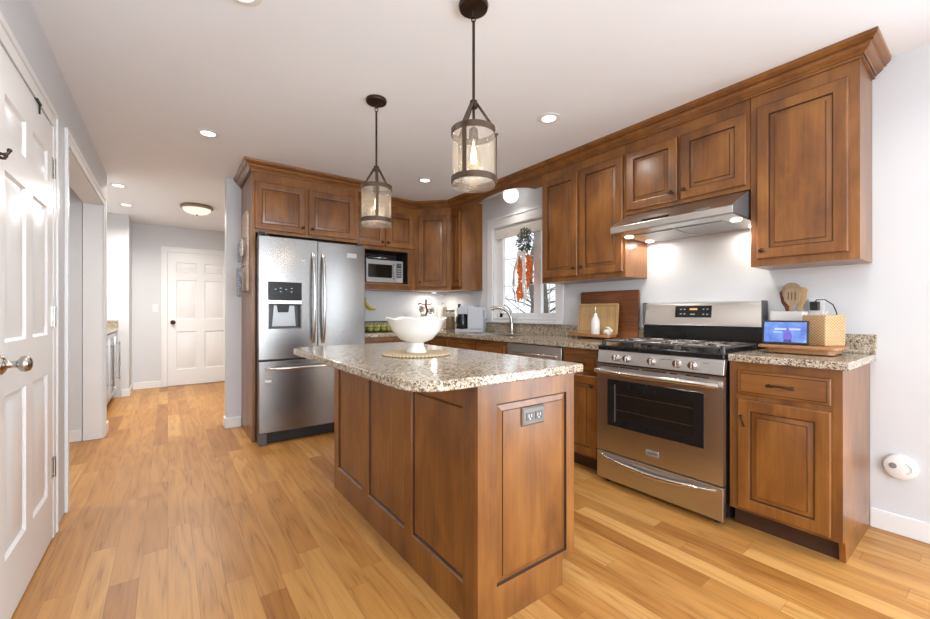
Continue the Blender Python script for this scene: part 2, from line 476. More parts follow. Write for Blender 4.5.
# ------------------------------------------------------------------ mesh builder
class MB:
    def __init__(s):
        s.v, s.f, s.m = [], [], []
        s.T = None

    def add(s, vs, fs, mat=0):
        b = len(s.v)
        if s.T is not None:
            vs = [s.T @ Vector(p) for p in vs]
        s.v += [tuple(p) for p in vs]
        for i, f in enumerate(fs):
            s.f.append([b + j for j in f])
            s.m.append(mat if isinstance(mat, int) else mat[i])
        return s

    def box(s, x0, x1, y0, y1, z0, z1, mat=0):
        vs = [(x0, y0, z0), (x1, y0, z0), (x1, y1, z0), (x0, y1, z0), (x0, y0, z1), (x1, y0, z1), (x1, y1, z1), (x0, y1, z1)]
        return s.add(vs, [(0, 3, 2, 1), (4, 5, 6, 7), (0, 1, 5, 4), (1, 2, 6, 5), (2, 3, 7, 6), (3, 0, 4, 7)], mat)

    def cyl(s, p0, p1, r0, r1=None, seg=20, mat=0, cap=True):
        r1 = r0 if r1 is None else r1
        p0, p1 = Vector(p0), Vector(p1)
        d = (p1 - p0).normalized()
        a = d.orthogonal().normalized()
        b = d.cross(a)
        vs = []
        for p, r in ((p0, r0), (p1, r1)):
            for i in range(seg):
                t = 2 * PI * i / seg
                vs.append(p + (a * math.cos(t) + b * math.sin(t)) * r)
        fs = [(i, (i + 1) % seg, seg + (i + 1) % seg, seg + i) for i in range(seg)]
        if cap:
            fs += [tuple(range(seg - 1, -1, -1)), tuple(range(seg, 2 * seg))]
        return s.add(vs, fs, mat)

    def lathe(s, prof, c=(0, 0, 0), seg=40, mat=0, axis='z', wav=None):
        """prof: list of (r, h). Rings closed with poles where r == 0."""
        rings, vs, fs = [], [], []
        for k, (r, h) in enumerate(prof):
            if r <= 1e-6:
                rings.append([len(vs)])
                vs.append((0, 0, h))
            else:
                ring = []
                for i in range(seg):
                    t = 2 * PI * i / seg
                    dr, dh = wav(k, t) if wav else (0, 0)
                    ring.append(len(vs))
                    vs.append(((r + dr) * math.cos(t), (r + dr) * math.sin(t), h + dh))
                rings.append(ring)
        for a, b in zip(rings, rings[1:]):
            for i in range(seg):
                j = (i + 1) % seg
                if len(a) == 1 and len(b) == 1:
                    continue
                if len(a) == 1:
                    fs.append((a[0], b[j], b[i]))
                elif len(b) == 1:
                    fs.append((a[i], a[j], b[0]))
                else:
                    fs.append((a[i], a[j], b[j], b[i]))
        c = Vector(c)
        if axis == 'z':
            vs = [Vector(p) + c for p in vs]
        elif axis == 'y':      # height runs along -y (towards the viewer of a cabinet front)
            vs = [Vector((p[0], -p[2], p[1])) + c for p in vs]
        elif axis == 'x':
            vs = [Vector((p[2], p[0], p[1])) + c for p in vs]
        return s.add(vs, fs, mat)

    def tube(s, pts, r, seg=10, mat=0, closed=False, flat=None):
        pts = [Vector(p) for p in pts]
        n = len(pts)
        rr = r if isinstance(r, (list, tuple)) else [r] * n
        vs, fs = [], []
        prev = None
        for i, p in enumerate(pts):
            if closed:
                d = pts[(i + 1) % n] - pts[i - 1]
            else:
                d = pts[min(i + 1, n - 1)] - pts[max(i - 1, 0)]
            d.normalize()
            if prev is None:
                a = d.orthogonal().normalized()
                if flat is not None:
                    a = (Vector(flat) - d * Vector(flat).dot(d)).normalized()
            else:
                a = (prev - d * prev.dot(d)).normalized()
            prev = a
            b = d.cross(a)
            for k in range(seg):
                t = 2 * PI * k / seg
                f = 0.35 if flat is not None else 1.0
                vs.append(p + a * math.cos(t) * rr[i] * f + b * math.sin(t) * rr[i])
        m = n if closed else n - 1
        for i in range(m):
            for k in range(seg):
                i2, k2 = (i + 1) % n, (k + 1) % seg
                fs.append((i * seg + k, i * seg + k2, i2 * seg + k2, i2 * seg + k))
        if not closed:
            fs += [tuple(range(seg - 1, -1, -1)), tuple(range((n - 1) * seg, n * seg))]
        return s.add(vs, fs, mat)

    def prism(s, poly, a0, a1, axis='y', mat=0):
        """poly in the two other axes (x,z for axis y; x,y for axis z; y,z for axis x)"""
        n = len(poly)

        def P(p, a):
            return {'y': (p[0], a, p[1]), 'z': (p[0], p[1], a), 'x': (a, p[0], p[1])}[axis]
        vs = [P(p, a0) for p in poly] + [P(p, a1) for p in poly]
        fs = [tuple(range(n)), tuple(range(2 * n - 1, n - 1, -1))]
        fs += [(i, n + i, n + (i + 1) % n, (i + 1) % n) for i in range(n)]
        return s.add(vs, fs, mat)

    def ball(s, c, r, seg=16, mat=0, sc=(1, 1, 1)):
        vs, fs = [], []
        rows = max(4, seg // 2)
        prof = [(r * math.sin(PI * i / rows), -r * math.cos(PI * i / rows)) for i in range(rows + 1)]
        prof[0] = (0, -r)
        prof[-1] = (0, r)
        t = MB()
        t.lathe(prof, seg=seg)
        vs = [(p[0] * sc[0] + c[0], p[1] * sc[1] + c[1], p[2] * sc[2] + c[2]) for p in t.v]
        return s.add(vs, t.f, mat)

    def loops(s, x0, x1, z0, z1, prof, mats, backmat=0, cap=True):
        """concentric rectangles: prof = [(inset, y)...]; mats[i] = strip between loop i and i+1, last = centre cap"""
        vs, fs, ms = [], [], []
        for ins, y in prof:
            a, b, c, d = x0 + ins, x1 - ins, z0 + ins, z1 - ins
            vs += [(a, y, c), (b, y, c), (b, y, d), (a, y, d)]
        for i in range(len(prof) - 1):
            for k in range(4):
                k2 = (k + 1) % 4
                fs.append((4 * i + k, 4 * i + k2, 4 * i + 4 + k2, 4 * i + 4 + k))
                ms.append(mats[i])
        n = 4 * (len(prof) - 1)
        fs.append((n, n + 1, n + 2, n + 3))
        ms.append(mats[-1])
        if cap:
            fs.append((3, 2, 1, 0))
            ms.append(backmat)
        b0 = len(s.f)
        s.add(vs, fs, 0)
        for i, m in enumerate(ms):
            s.m[b0 + i] = m
        return s

    def build(s, name, mats, parent=None, loc=(0, 0, 0), rotz=0.0, bevel=0.0, smooth=35, seg=2):
        me = bpy.data.meshes.new(name)
        me.from_pydata(s.v, [], s.f)
        mats = mats if isinstance(mats, (list, tuple)) else [mats]
        for m in mats:
            me.materials.append(M[m] if isinstance(m, str) else m)
        for p, mi in zip(me.polygons, s.m):
            p.material_index = mi
        me.update()
        import bmesh as _b
        bm = _b.new()
        bm.from_mesh(me)
        _b.ops.recalc_face_normals(bm, faces=bm.faces)
        bm.to_mesh(me)
        bm.free()
        if smooth:
            me.polygons.foreach_set('use_smooth', [True] * len(me.polygons))
            me.set_sharp_from_angle(angle=R(smooth))
        o = bpy.data.objects.new(name, me)
        o.location = loc
        o.rotation_euler = (0, 0, rotz)
        if parent:
            o.parent = parent
        COL.objects.link(o)
        if bevel > 0:
            bv = o.modifiers.new('bevel', 'BEVEL')
            bv.width = bevel
            bv.segments = seg
            bv.limit_method = 'ANGLE'
            bv.angle_limit = R(40)
            bv.harden_normals = True
        return o


def B(x0, x1, y0, y1, z0, z1):
    return MB().box(x0, x1, y0, y1, z0, z1)


def tag(o, label, cat, group=None, kind=None):
    o['label'] = label
    o['category'] = cat
    if group:
        o['group'] = group
    if kind:
        o['kind'] = kind
    return o


def thing(name, label, cat, loc=(0, 0, 0), rotz=0.0, group=None):
    o = bpy.data.objects.new(name, None)
    o.empty_display_size = 0.05
    o.location = loc
    o.rotation_euler = (0, 0, rotz)
    COL.objects.link(o)
    return tag(o, label, cat, group)


def struct(o):
    o['kind'] = 'structure'
    return o


def copy_tree(o, parent=None):
    c = o.copy()
    COL.objects.link(c)
    if parent:
        c.parent = parent
    for ch in [x for x in COL.objects if x.parent == o]:
        copy_tree(ch, c)
    return c


# ------------------------------------------------------------------ dimensions (metres)
ZC = 2.455                 # ceiling
XW = 3.002                 # right wall
XF = 2.397                 # base cabinet face (right run)
XU = 2.70                  # wall cabinet face (right run)
YB = 4.533                 # back wall
YFC = 3.90                 # refrigerator cabinet face
YU = 4.23                  # back wall cabinet face
XL = -0.47                 # left wall
ZT, ZK = 0.914, 0.878      # counter top / underside
FX = -PI / 2               # fronts facing -X : local x -> -Y, local y -> +X

# ------------------------------------------------------------------ setting: shell
struct(B(-3.2, 3.2, -3.2, 8.0, -0.05, 0.0).build('floor', 'floor'))
struct(B(-3.2, 3.2, -3.2, 8.0, ZC, ZC + 0.1).build('ceiling', 'ceil'))
w = MB()                                     # right wall with the sink window opening
WY0, WY1, WZ0, WZ1 = 2.56, 3.50, 1.065, 2.09
w.box(XW, XW + 0.14, -3.0, -1.96, 0, ZC).box(XW, XW + 0.14, -1.96, -0.44, 2.12, ZC).box(XW, XW + 0.14, -0.44, WY0, 0, ZC).box(XW, XW + 0.14, WY1, 4.7, 0, ZC)
w.box(XW, XW + 0.14, WY0, WY1, 0, WZ0).box(XW, XW + 0.14, WY0, WY1, WZ1, ZC)
struct(w.build('wall_right', 'wall', smooth=0))
struct(B(0.458, XW, YB, YB + 0.13, 0, ZC).build('wall_back', 'wall', smooth=0))
w = MB()                                     # left wall: closet door opening, then a cased opening
w.box(XL - 0.13, XL, -3.0, 1.98, 0, ZC).box(XL - 0.13, XL, 1.98, 2.84, 2.07, ZC)
w.box(XL - 0.13, XL, 2.84, 3.231, 0, ZC).box(XL - 0.13, XL, 3.231, 4.849, 2.109, ZC).box(XL - 0.13, XL, 4.849, 5.12, 0, ZC)
struct(w.build('wall_left', 'wall', smooth=0))
w = MB()                                     # closet behind the door, side room and bar nook
w.box(-1.3, -0.61, 1.8, 1.9, 0, ZC).box(-1.3, -0.61, 2.98, 3.04, 0, ZC).box(-1.4, -1.3, 1.8, 3.04, 0, ZC)
w.box(-2.6, -0.61, 4.86, 5.0, 0, ZC).box(-2.6, -2.5, 3.04, 4.86, 0, ZC).box(-2.5, -1.4, 2.94, 3.04, 0, ZC)
w.box(-1.30, -1.20, 5.0, 7.1, 0, ZC)
struct(w.build('wall_side_room', 'wall', smooth=0))
w = MB()
w.box(-1.30, -0.425, 7.07, 7.62, 0, ZC).box(-1.30, 2.1, 7.62, 7.75, 0, ZC).box(2.0, 2.1, 4.66, 7.62, 0, ZC)
struct(w.build('wall_far', 'wall', smooth=0))
w = MB()                                     # wall behind the camera, wide opening for garden doors
w.box(-0.6, -0.45, -2.9, -2.78, 0, ZC).box(1.7, XW, -2.9, -2.78, 0, ZC).box(-0.45, 1.7, -2.9, -2.78, 2.25, ZC).box(-0.45, 1.7, -2.9, -2.78, 0, 0.25)
struct(w.build('wall_rear', 'wall', smooth=0))
w = MB()
for x in (-0.45, 0.22, 0.94, 1.62):
    w.box(x, x + 0.08, -2.88, -2.80, 0.25, 2.25)
w.box(-0.45, 1.7, -2.88, -2.80, 2.17, 2.25).box(-0.45, 1.7, -2.88, -2.80, 0.25, 0.33)
struct(w.build('window_2', 'trim'))
w = MB()  # frame of the unseen side door, added for its daylight and reflections
for y in (-1.96, -1.23, -0.50):
    w.box(XW + 0.03, XW + 0.08, y, y + 0.06, 0.0, 2.12)
w.box(XW + 0.03, XW + 0.08, -1.90, -1.23, 2.06, 2.12).box(XW + 0.03, XW + 0.08, -1.17, -0.50, 2.06, 2.12).box(XW + 0.03, XW + 0.08, -1.90, -1.23, 0.0, 0.09).box(XW + 0.03, XW + 0.08, -1.17, -0.50, 0.0, 0.09)
struct(w.build('window_3', 'trim'))

# baseboards
bz = 0.10
struct(B(XW - 0.014, XW, -2.78, -1.97, 0, bz).box(XW - 0.014, XW, -0.43, 0.425, 0, bz).build('baseboard_right', 'trim', bevel=0.004))
struct(B(0.458, 0.585, YB - 0.014, YB, 0, bz).box(0.444, 0.458, YB - 0.014, YB + 0.13, 0, bz).build('baseboard_back', 'trim', bevel=0.004))
w = B(XL, XL + 0.014, 4.94, 5.12, 0, bz).box(-0.50, -0.425, 7.056, 7.07, 0, bz).box(-0.425, -0.411, 7.056, 7.62, 0, bz)
w.box(-0.411, -0.085, 7.606, 7.62, 0, bz).box(0.92, 2.0, 7.606, 7.62, 0, bz)
struct(w.build('baseboard_hall', 'trim', bevel=0.004))
struct(B(-2.5, -0.61, 4.846, 4.86, 0, bz).build('baseboard_side', 'trim', bevel=0.004))


# six-panel doors: local x right, y into, front at y = 0
def six_panel(w, h, cols, rows, th=0.035):
    b = MB()
    xs = [0] + [v for c in cols for v in c] + [w]
    zs = [0] + [v for r in rows for v in r] + [h]
    for i in range(0, len(xs), 2):
        b.box(xs[i], xs[i + 1], 0, th, 0, h)
    for c in cols:
        for i in range(0, len(zs), 2):
            b.box(c[0], c[1], 0, th, zs[i], zs[i + 1])
        for r in rows:
            b.loops(c[0], c[1], r[0], r[1], [(0, 0.0), (0.010, 0.010), (0.022, 0.010), (0.046, 0.002)], [0, 0, 0, 0], cap=False)
    return b


# door_1: white closet door on the left wall (faces +X)
d1 = struct(bpy.data.objects.new('door_1', None))
d1.location = (-0.462, 2.005, 0.012)
d1.rotation_euler = (0, 0, PI / 2)
COL.objects.link(d1)
six_panel(0.825, 2.043, [(0.095, 0.36), (0.46, 0.718)], [(0.24, 0.825), (1.015, 1.625), (1.745, 1.895)]).build('door_slab', 'trim', d1)
k = MB()
k.lathe([(0.0, 0.0), (0.034, 0.0), (0.034, 0.004), (0.026, 0.010), (0.013, 0.016), (0.011, 0.034), (0.014, 0.040), (0.026, 0.048),
         (0.0285, 0.060), (0.024, 0.071), (0.012, 0.076), (0.0, 0.077)], (0.052, 0, 0.94), 28, axis='y')
k.build('door_knob', 'nickel', d1, smooth=60)
for z in (0.35, 1.10, 1.84):
    h = MB().box(0.800, 0.826, -0.003, 0.0, z - 0.05, z + 0.05).box(0.829, 0.850, -0.003, 0.002, z - 0.05, z + 0.05)
    h.cyl((0.8275, -0.006, z - 0.05), (0.8275, -0.006, z + 0.05), 0.006, seg=12)
    for sz in (-0.03, 0.03):
        h.cyl((0.811, -0.005, z + sz), (0.811, -0.002, z + sz), 0.004, seg=8).cyl((0.841, -0.005, z + sz), (0.841, -0.002, z + sz), 0.004, seg=8)
    h.build('hinge', 'nickel', d1)
# over-door hook, dark steel strip clipped over the door top
hk = MB().box(0.495, 0.560, -0.010, 0.006, 2.0435, 2.051).box(0.550, 0.560, -0.006, -0.001, 2.005, 2.044)
tag(hk.build('over_door_hook', 'blackm', loc=(-0.462, 2.005, 0.012), rotz=PI / 2), 'small black strip hook clipped over the top of the white closet door', 'hook')
hb = thing('robe_hook', 'dark bronze double hook high on the white closet door near the left edge', 'hook', (-0.462, 1.995, 1.660), PI / 2)
MB().lathe([(0, 0), (0.016, 0), (0.016, 0.004), (0.008, 0.008), (0, 0.008)], seg=20, axis='y').build('hook_base', 'bronze', hb)
MB().tube([(0, -0.004, 0.004), (0, -0.020, 0.002), (0.0, -0.030, 0.006), (0, -0.034, 0.016)], 0.005, 8).tube(
    [(0, -0.004, -0.004), (0, -0.016, -0.012), (0, -0.022, -0.012), (0, -0.026, -0.004)], 0.005, 8).ball((0, -0.034, 0.018), 0.007, 10).ball((0, -0.026, -0.002), 0.006, 10).build('hook_arm', 'bronze', hb)


def casing(b, x0, x1, z1, wd=0.085, th=0.016, y=0.0):
    """door casing in local coords: two legs and a head, stepped"""
    o = wd * 0.35
    ti = th * 0.65
    b.box(x0 - wd + o, x0, y - ti, y, 0, z1).box(x1, x1 + wd - o, y - ti, y, 0, z1).box(x0 - wd + o, x1 + wd - o, y - ti, y, z1, z1 + wd - o)
    b.box(x0 - wd, x0 - wd + o, y - th, y, 0, z1 + wd).box(x1 + wd - o, x1 + wd, y - th, y, 0, z1 + wd).box(x0 - wd + o, x1 + wd - o, y - th, y, z1 + wd - o, z1 + wd)
    return b


struct(casing(MB(), 1.99, 2.845, 2.068).build('trim_1', 'trim', loc=(XL, 0, 0), rotz=PI / 2, bevel=0.003))
w = casing(MB(), 3.235, 4.845, 2.104, 0.075)
w.box(3.232, 3.24, 0.001, 0.134, 0, 2.1).box(4.84, 4.848, 0.001, 0.134, 0, 2.1).box(3.232, 4.848, 0.001, 0.134, 2.1005, 2.108)
struct(w.build('trim_2', 'trim', loc=(XL, 0, 0), rotz=PI / 2, bevel=0.003))

# door_2: far hallway door (faces -Y)
d2 = struct(bpy.data.objects.new('door_2', None))
d2.location = (0.0, 7.606, 0.012)
COL.objects.link(d2)
six_panel(0.84, 2.045, [(0.10, 0.37), (0.47, 0.74)], [(0.24, 0.825), (1.015, 1.625), (1.745, 1.895)], 0.014).build('door_slab', 'trim', d2)
k = MB()
k.lathe([(0.0, 0.0), (0.034, 0.0), (0.034, 0.006), (0.013, 0.014), (0.013, 0.034), (0.028, 0.044), (0.031, 0.058), (0.022, 0.070), (0.0, 0.073)], (0.062, 0, 0.97), 24, axis='y')
k.build('door_knob', 'bronze', d2, smooth=60)
struct(casing(MB(), -0.008, 0.848, 2.064, 0.075).build('trim_3', 'trim', loc=(0, 7.62, 0), bevel=0.003))
sw = thing('light_switch', 'white wall switch left of the far hallway door', 'light switch', (-0.15, 7.62, 1.20))
B(-0.035, 0.035, -0.006, 0, -0.058, 0.058).build('switch_plate', 'whitep', sw, bevel=0.003)
B(-0.016, 0.016, -0.010, -0.006, -0.033, 0.033).build('rocker', 'whitep', sw, bevel=0.002)

# ------------------------------------------------------------------ window_1 over the sink (faces -X)
win = struct(bpy.data.objects.new('window_1', None))
win.location = (XW, WY1, 0)
win.rotation_euler = (0, 0, FX)
COL.objects.link(win)
ww = WY1 - WY0
c = MB()
cw = 0.085
c.box(-cw, 0, -0.018, 0, WZ0 - 0.02, WZ1).box(ww, ww + cw, -0.018, 0, WZ0 - 0.02, WZ1).box(-cw, ww + cw, -0.018, 0, WZ1, WZ1 + 0.09)
c.box(-cw - 0.012, ww + cw + 0.012, -0.030, 0, WZ1 + 0.09, WZ1 + 0.11)
c.box(-cw - 0.01, ww + cw + 0.01, -0.045, 0.0, WZ0 - 0.045, WZ0 - 0.02)
c.box(0, 0.012, 0, 0.14, WZ0, WZ1).box(ww - 0.012, ww, 0, 0.14, WZ0, WZ1).box(0.012, ww - 0.012, 0, 0.14, WZ0, WZ0 + 0.012).box(0.012, ww - 0.012, 0, 0.14, WZ1 - 0.012, WZ1)
c.build('window_casing', 'trim', win, bevel=0.003)
for x0, x1, nv in ((0.012, 0.640, 1), (0.640, ww - 0.012, 1)):
    f = MB()
    st = 0.050
    z0, z1 = WZ0 + 0.012, WZ1 - 0.012
    f.box(x0, x0 + st + (0.05 if x0 < 0.1 else 0), 0.045, 0.085, z0, z1).box(x1 - st, x1, 0.045, 0.085, z0, z1)
    f.box(x0 + st, x1 - st, 0.045, 0.085, z0, z0 + st).box(x0 + st, x1 - st, 0.045, 0.085, z1 - st, z1)
    gx0 = x0 + st + (0.05 if x0 < 0.1 else 0)
    for q in range(nv):
        xm = gx0 + (x1 - st - gx0) * (q + 1) / (nv + 1)
        f.box(xm - 0.004, xm + 0.004, 0.060, 0.072, z0 + st, z1 - st)
    for q in (1, 2):
        zz = z0 + st + (z1 - z0 - 2 * st) * q / 3
        f.box(gx0, x1 - st, 0.060, 0.072, zz - 0.004, zz + 0.004)
    so = f.build('window_sash', 'trim', win, bevel=0.002)
    B(gx0, x1 - st, 0.064, 0.068, z0 + st, z1 - st).build('window_glass', 'glass', so)
# folded white fabric shade at the head of the window
fs = MB()
for i in range(4):
    fs.box(0.016, ww - 0.016, 0.004 + 0.004 * i, 0.030 + 0.002 * i, WZ1 - 0.05 - 0.026 * i, WZ1 - 0.016 - 0.026 * i)
tag(fs.build('roman_shade', 'ribbon', loc=(XW, WY1, 0), rotz=FX, bevel=0.006), 'folded white fabric shade drawn up at the top of the sink window', 'window shade')


# ------------------------------------------------------------------ cabinets
def raised_door(x0, x1, z0, z1, th=0.020, fr=0.056):
    b = MB()
    prof = [(0.0, -0.0005), (0.0, -th + 0.005), (0.005, -th), (fr - 0.006, -th), (fr, -th + 0.002), (fr + 0.002, -th + 0.010), (fr + 0.0055, -th + 0.0105),
            (fr + 0.026, -th + 0.0055), (fr + 0.0285, -th + 0.001), (fr + 0.033, -th + 0.0005)]
    b.loops(x0, x1, z0, z1, prof, [0, 0, 0, 0, 2, 1, 0, 1, 0, 0])
    return b


def knob(parent, x, z, y=-0.020, mat='bronze', name='knob'):
    b = MB().lathe([(0, 0), (0.009, 0), (0.0075, 0.004), (0.005, 0.009), (0.006, 0.014), (0.0135, 0.019), (0.0145, 0.024), (0.011, 0.029), (0.0, 0.031)],
                   (x, y, z), 18, axis='y')
    return b.build(name, mat, parent, smooth=60)


def door(t, x0, x1, z0, z1, kx=None, kz=None, **kw):
    o = raised_door(x0, x1, z0, z1, **kw).build('door', ['wood', 'glaze', 'glaze2'], t, bevel=0.0, smooth=20)
    if kx is not None:
        knob(o, kx, kz)
    return o


def pull(parent, x, z, wid=0.105, y=-0.020):
    h = wid / 2
    b = MB()
    pts = []
    for i in range(13):
        s = -1 + i / 6
        pts.append((x + s * h, y - 0.012 - 0.016 * (1 - s * s) ** 0.8, z + 0.003 * math.cos(s * PI)))
    b.tube(pts, [0.0045 + 0.0025 * abs(-1 + i / 6) for i in range(13)], 8)
    for sx in (-1, 1):
        b.cyl((x + sx * (h - 0.006), y, z), (x + sx * (h - 0.004), y - 0.015, z), 0.006, 0.0065, 10)
    return b.build('pull', 'bronze', parent, smooth=60)


def drawer(t, x0, x1, z0, z1, handle=True, name='drawer'):
    b = MB().loops(x0, x1, z0, z1, [(0, -0.0005), (0, -0.013), (0.004, -0.017), (0.012, -0.018), (0.016, -0.020), (0.02, -0.020)], [0, 0, 0, 1, 0, 0])
    o = b.build(name, ['woodh', 'glaze'], t, smooth=20)
    if handle:
        pull(o, (x0 + x1) / 2, (z0 + z1) / 2)
    return o


def carcass(t, w, d, z0, z1, name='cabinet_body', mats=('wood',)):
    return B(0, w, 0, d, z0, z1).build(name, list(mats), t, bevel=0.0015)


ZU = 1.395
ZUT = 2.42
# right of the hood: single door
t = thing('wall_cabinet', 'single-door brown wooden wall cabinet at the right end, above the smart display', 'cabinet', (XU, 0.872, 0), FX)
carcass(t, 0.455, XW - XU - 0.002, ZU, ZUT)
door(t, 0.034, 0.415, ZU + 0.040, 2.295, 0.062, ZU + 0.085)
# over the hood: two short doors
t = thing('wall_cabinet', 'short two-door brown wall cabinet directly above the range hood', 'cabinet', (XU, 1.656, 0), FX)
carcass(t, 0.782, XW - XU - 0.002, 1.845, ZUT)
door(t, 0.012, 0.374, 1.872, 2.288, 0.345, 1.925)
door(t, 0.396, 0.765, 1.872, 2.288, 0.425, 1.925)
# left of the hood: two tall doors
t = thing('wall_cabinet', 'tall two-door brown wall cabinet between the sink window and the range hood', 'cabinet', (XU, 2.474, 0), FX)
carcass(t, 0.816, XW - XU - 0.002, ZU, ZUT)
door(t, 0.020, 0.394, ZU + 0.040, 2.29, 0.366, ZU + 0.105)
door(t, 0.416, 0.800, ZU + 0.040, 2.29, 0.444, ZU + 0.105)
# narrow one left of the window
t = thing('wall_cabinet', 'narrow brown wall cabinet left of the sink window, above the coffee maker', 'cabinet', (XU, 3.92, 0), FX)
carcass(t, 0.225, XW - XU - 0.002, ZU, ZUT)
door(t, 0.022, 0.200, ZU + 0.040, 2.29, 0.175, ZU + 0.105, fr=0.042)
# diagonal corner cabinet
t = thing('corner_wall_cabinet', 'diagonal brown corner wall cabinet with one tall narrow door', 'cabinet', (2.39, YU, 0), -PI / 4)
dl = math.hypot(2.70 - 2.39, YU - 3.92)
q = MB().prism([(2.391, YU), (XU, 3.921), (XW - 0.002, 3.921), (XW - 0.002, YB - 0.002), (2.391, YB - 0.002)], ZU, ZUT, 'z')
# express in the cabinet's own frame
inv = Matrix.Translation((2.39, YU, 0)) @ Matrix.Rotation(-PI / 4, 4, 'Z')
inv.invert()
q.v = [tuple(inv @ Vector(p)) for p in q.v]
q.build('cabinet_body', 'wood', t, bevel=0.0015)
door(t, 0.045, dl - 0.045, ZU + 0.040, 2.29, 0.072, ZU + 0.105)
# microwave cabinet
t = thing('microwave_cabinet', 'brown wall cabinet with two short doors above an open microwave niche', 'cabinet', (1.548, YU, 0), 0)
wm = 2.39 - 1.548 - 0.001
dm = YB - YU - 0.002
b = B(0, wm, 0, dm, 1.845, ZUT).box(0, wm, 0, dm, ZU, 1.470).box(0, 0.04, 0, dm, 1.470, 1.845).box(wm - 0.095, wm, 0, dm, 1.470, 1.845)
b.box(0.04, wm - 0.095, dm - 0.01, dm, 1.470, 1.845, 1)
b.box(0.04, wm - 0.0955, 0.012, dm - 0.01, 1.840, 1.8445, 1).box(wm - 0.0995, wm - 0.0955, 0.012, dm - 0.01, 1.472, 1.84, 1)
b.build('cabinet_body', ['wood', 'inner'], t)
B(0.0, wm - 0.06, -0.035, 0, 1.444, 1.466).build('shelf', 'woodh', t, bevel=0.003)
door(t, 0.050, 0.432, 1.885, 2.295, 0.405, 1.935)
door(t, 0.450, wm - 0.028, 1.885, 2.295, 0.477, 1.935)
# refrigerator surround
t = thing('refrigerator_cabinet', 'brown cabinet surround enclosing the steel refrigerator, two doors on top', 'cabinet', (0.589, YFC, 0), 0)
wf = 1.545 - 0.589
df = YB - YFC - 0.002
B(0.026, wf - 0.022, 0, df, 1.835, ZUT).build('cabinet_body', 'wood', t, bevel=0.0015)
B(0, 0.026, 0, df, 0, ZUT).build('side_panel', 'wood', t, bevel=0.0015)
B(wf - 0.022, wf, 0, df, 1.835, ZUT).build('side_panel', 'wood', t, bevel=0.0015)
door(t, 0.018, 0.442, 1.862, 2.282, 0.415, 1.915)
door(t, 0.472, 0.918, 1.862, 2.282, 0.500, 1.915)

# crown moulding along every wall cabinet
prof = [(0.0, 2.366), (0.011, 2.366), (0.011, 2.379), (0.016, 2.380), (0.019, 2.386), (0.028, 2.391), (0.038, 2.401), (0.043, 2.413), (0.052, 2.416), (0.052, 2.422), (0.060, 2.428), (0.068, 2.438), (0.070, 2.4545), (0.0, 2.4545)]
path = [(XW - 0.001, 0.4165), (XU - 0.0005, 0.4165), (XU - 0.0005, 3.92), (2.39, YU - 0.0005), (1.5455, YU - 0.0005), (1.5455, YFC - 0.0005), (0.5885, YFC - 0.0005), (0.5885, YB - 0.001)]


def sweep(prof, path):
    b = MB()
    n = len(path)
    rings = []
    for i in range(n):
        P = Vector(path[i])
        dn = []
        for a, c in ((i - 1, i), (i, i + 1)):
            if a >= 0 and c < n:
                d = (Vector(path[c]) - Vector(path[a])).normalized()
                dn.append(Vector((-d.y, d.x)))
        if len(dn) == 1:
            m = dn[0]
        else:
            m = (dn[0] + dn[1]).normalized()
            m = m / m.dot(dn[0])
        rings.append([(P.x + m.x * o, P.y + m.y * o, z) for o, z in prof])
    k = len(prof)
    vs = [p for r in rings for p in r]
    fs, ms = [], []
    for i in range(n - 1):
        for j in range(k):
            j2 = (j + 1) % k
            fs.append((i * k + j, (i + 1) * k + j, (i + 1) * k + j2, i * k + j2))
            ms.append(1 if j in (2, 8) else 0)
    fs += [tuple(range(k)), tuple(range(n * k - 1, (n - 1) * k - 1, -1))]
    return b.add(vs, fs, ms + [0, 0])


tag(sweep(prof, path).build('crown_molding', ['woodh', 'glaze2'], smooth=25), 'continuous brown crown moulding along the tops of all wall cabinets at the ceiling', 'moulding')

# arched valance over the sink window (local x along -Y)
pts = [(0.0, 2.41), (0.0, 2.272), (0.11, 2.272), (0.135, 2.282)]
for i in range(1, 16):
    s = i / 16
    pts.append((0.135 + s * (1.221 - 0.27), 2.282 + 0.078 * math.sin(PI * s) ** 0.8))
pts += [(1.221 - 0.135, 2.282), (1.221 - 0.11, 2.272), (1.221, 2.272), (1.221, 2.41)]
va = MB().prism(pts, 0.0, 0.02, 'y')
tag(va.build('window_valance', 'woodh', loc=(XU + 0.001, 3.695, 0), rotz=FX, smooth=20), 'arched brown wooden valance spanning the sink window between two wall cabinets', 'valance')


# base cabinets
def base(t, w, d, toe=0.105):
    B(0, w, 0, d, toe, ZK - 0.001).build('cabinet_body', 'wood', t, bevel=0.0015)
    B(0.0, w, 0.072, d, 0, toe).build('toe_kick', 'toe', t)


DB = XW - XF - 0.002
t = thing('base_cabinet', 'brown base cabinet at the right end of the run, right of the range', 'cabinet', (XF, 0.870, 0), FX)
w0 = 0.445
B(0, w0, 0, DB, 0.105, ZK - 0.001).build('cabinet_body', 'wood', t, bevel=0.0015)
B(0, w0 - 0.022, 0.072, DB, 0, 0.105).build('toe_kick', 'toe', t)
MB().prism([(0.06, 0.0), (DB, 0.0), (DB, 0.105), (0.03, 0.105), (0.042, 0.09)], w0 - 0.022, w0, 'x').build('end_foot', 'wood', t)
drawer(t, 0.042, 0.408, 0.712, 0.835)
o = door(t, 0.042, 0.408, 0.122, 0.685)
pl = MB().tube([(0.060, -0.020, 0.600), (0.060, -0.034, 0.600), (0.064, -0.040, 0.594), (0.070, -0.036, 0.575), (0.072, -0.0225, 0.548)], [0.005, 0.0065, 0.0055, 0.004, 0.005], 8)
pl.build('pull', 'bronze', o, smooth=60)

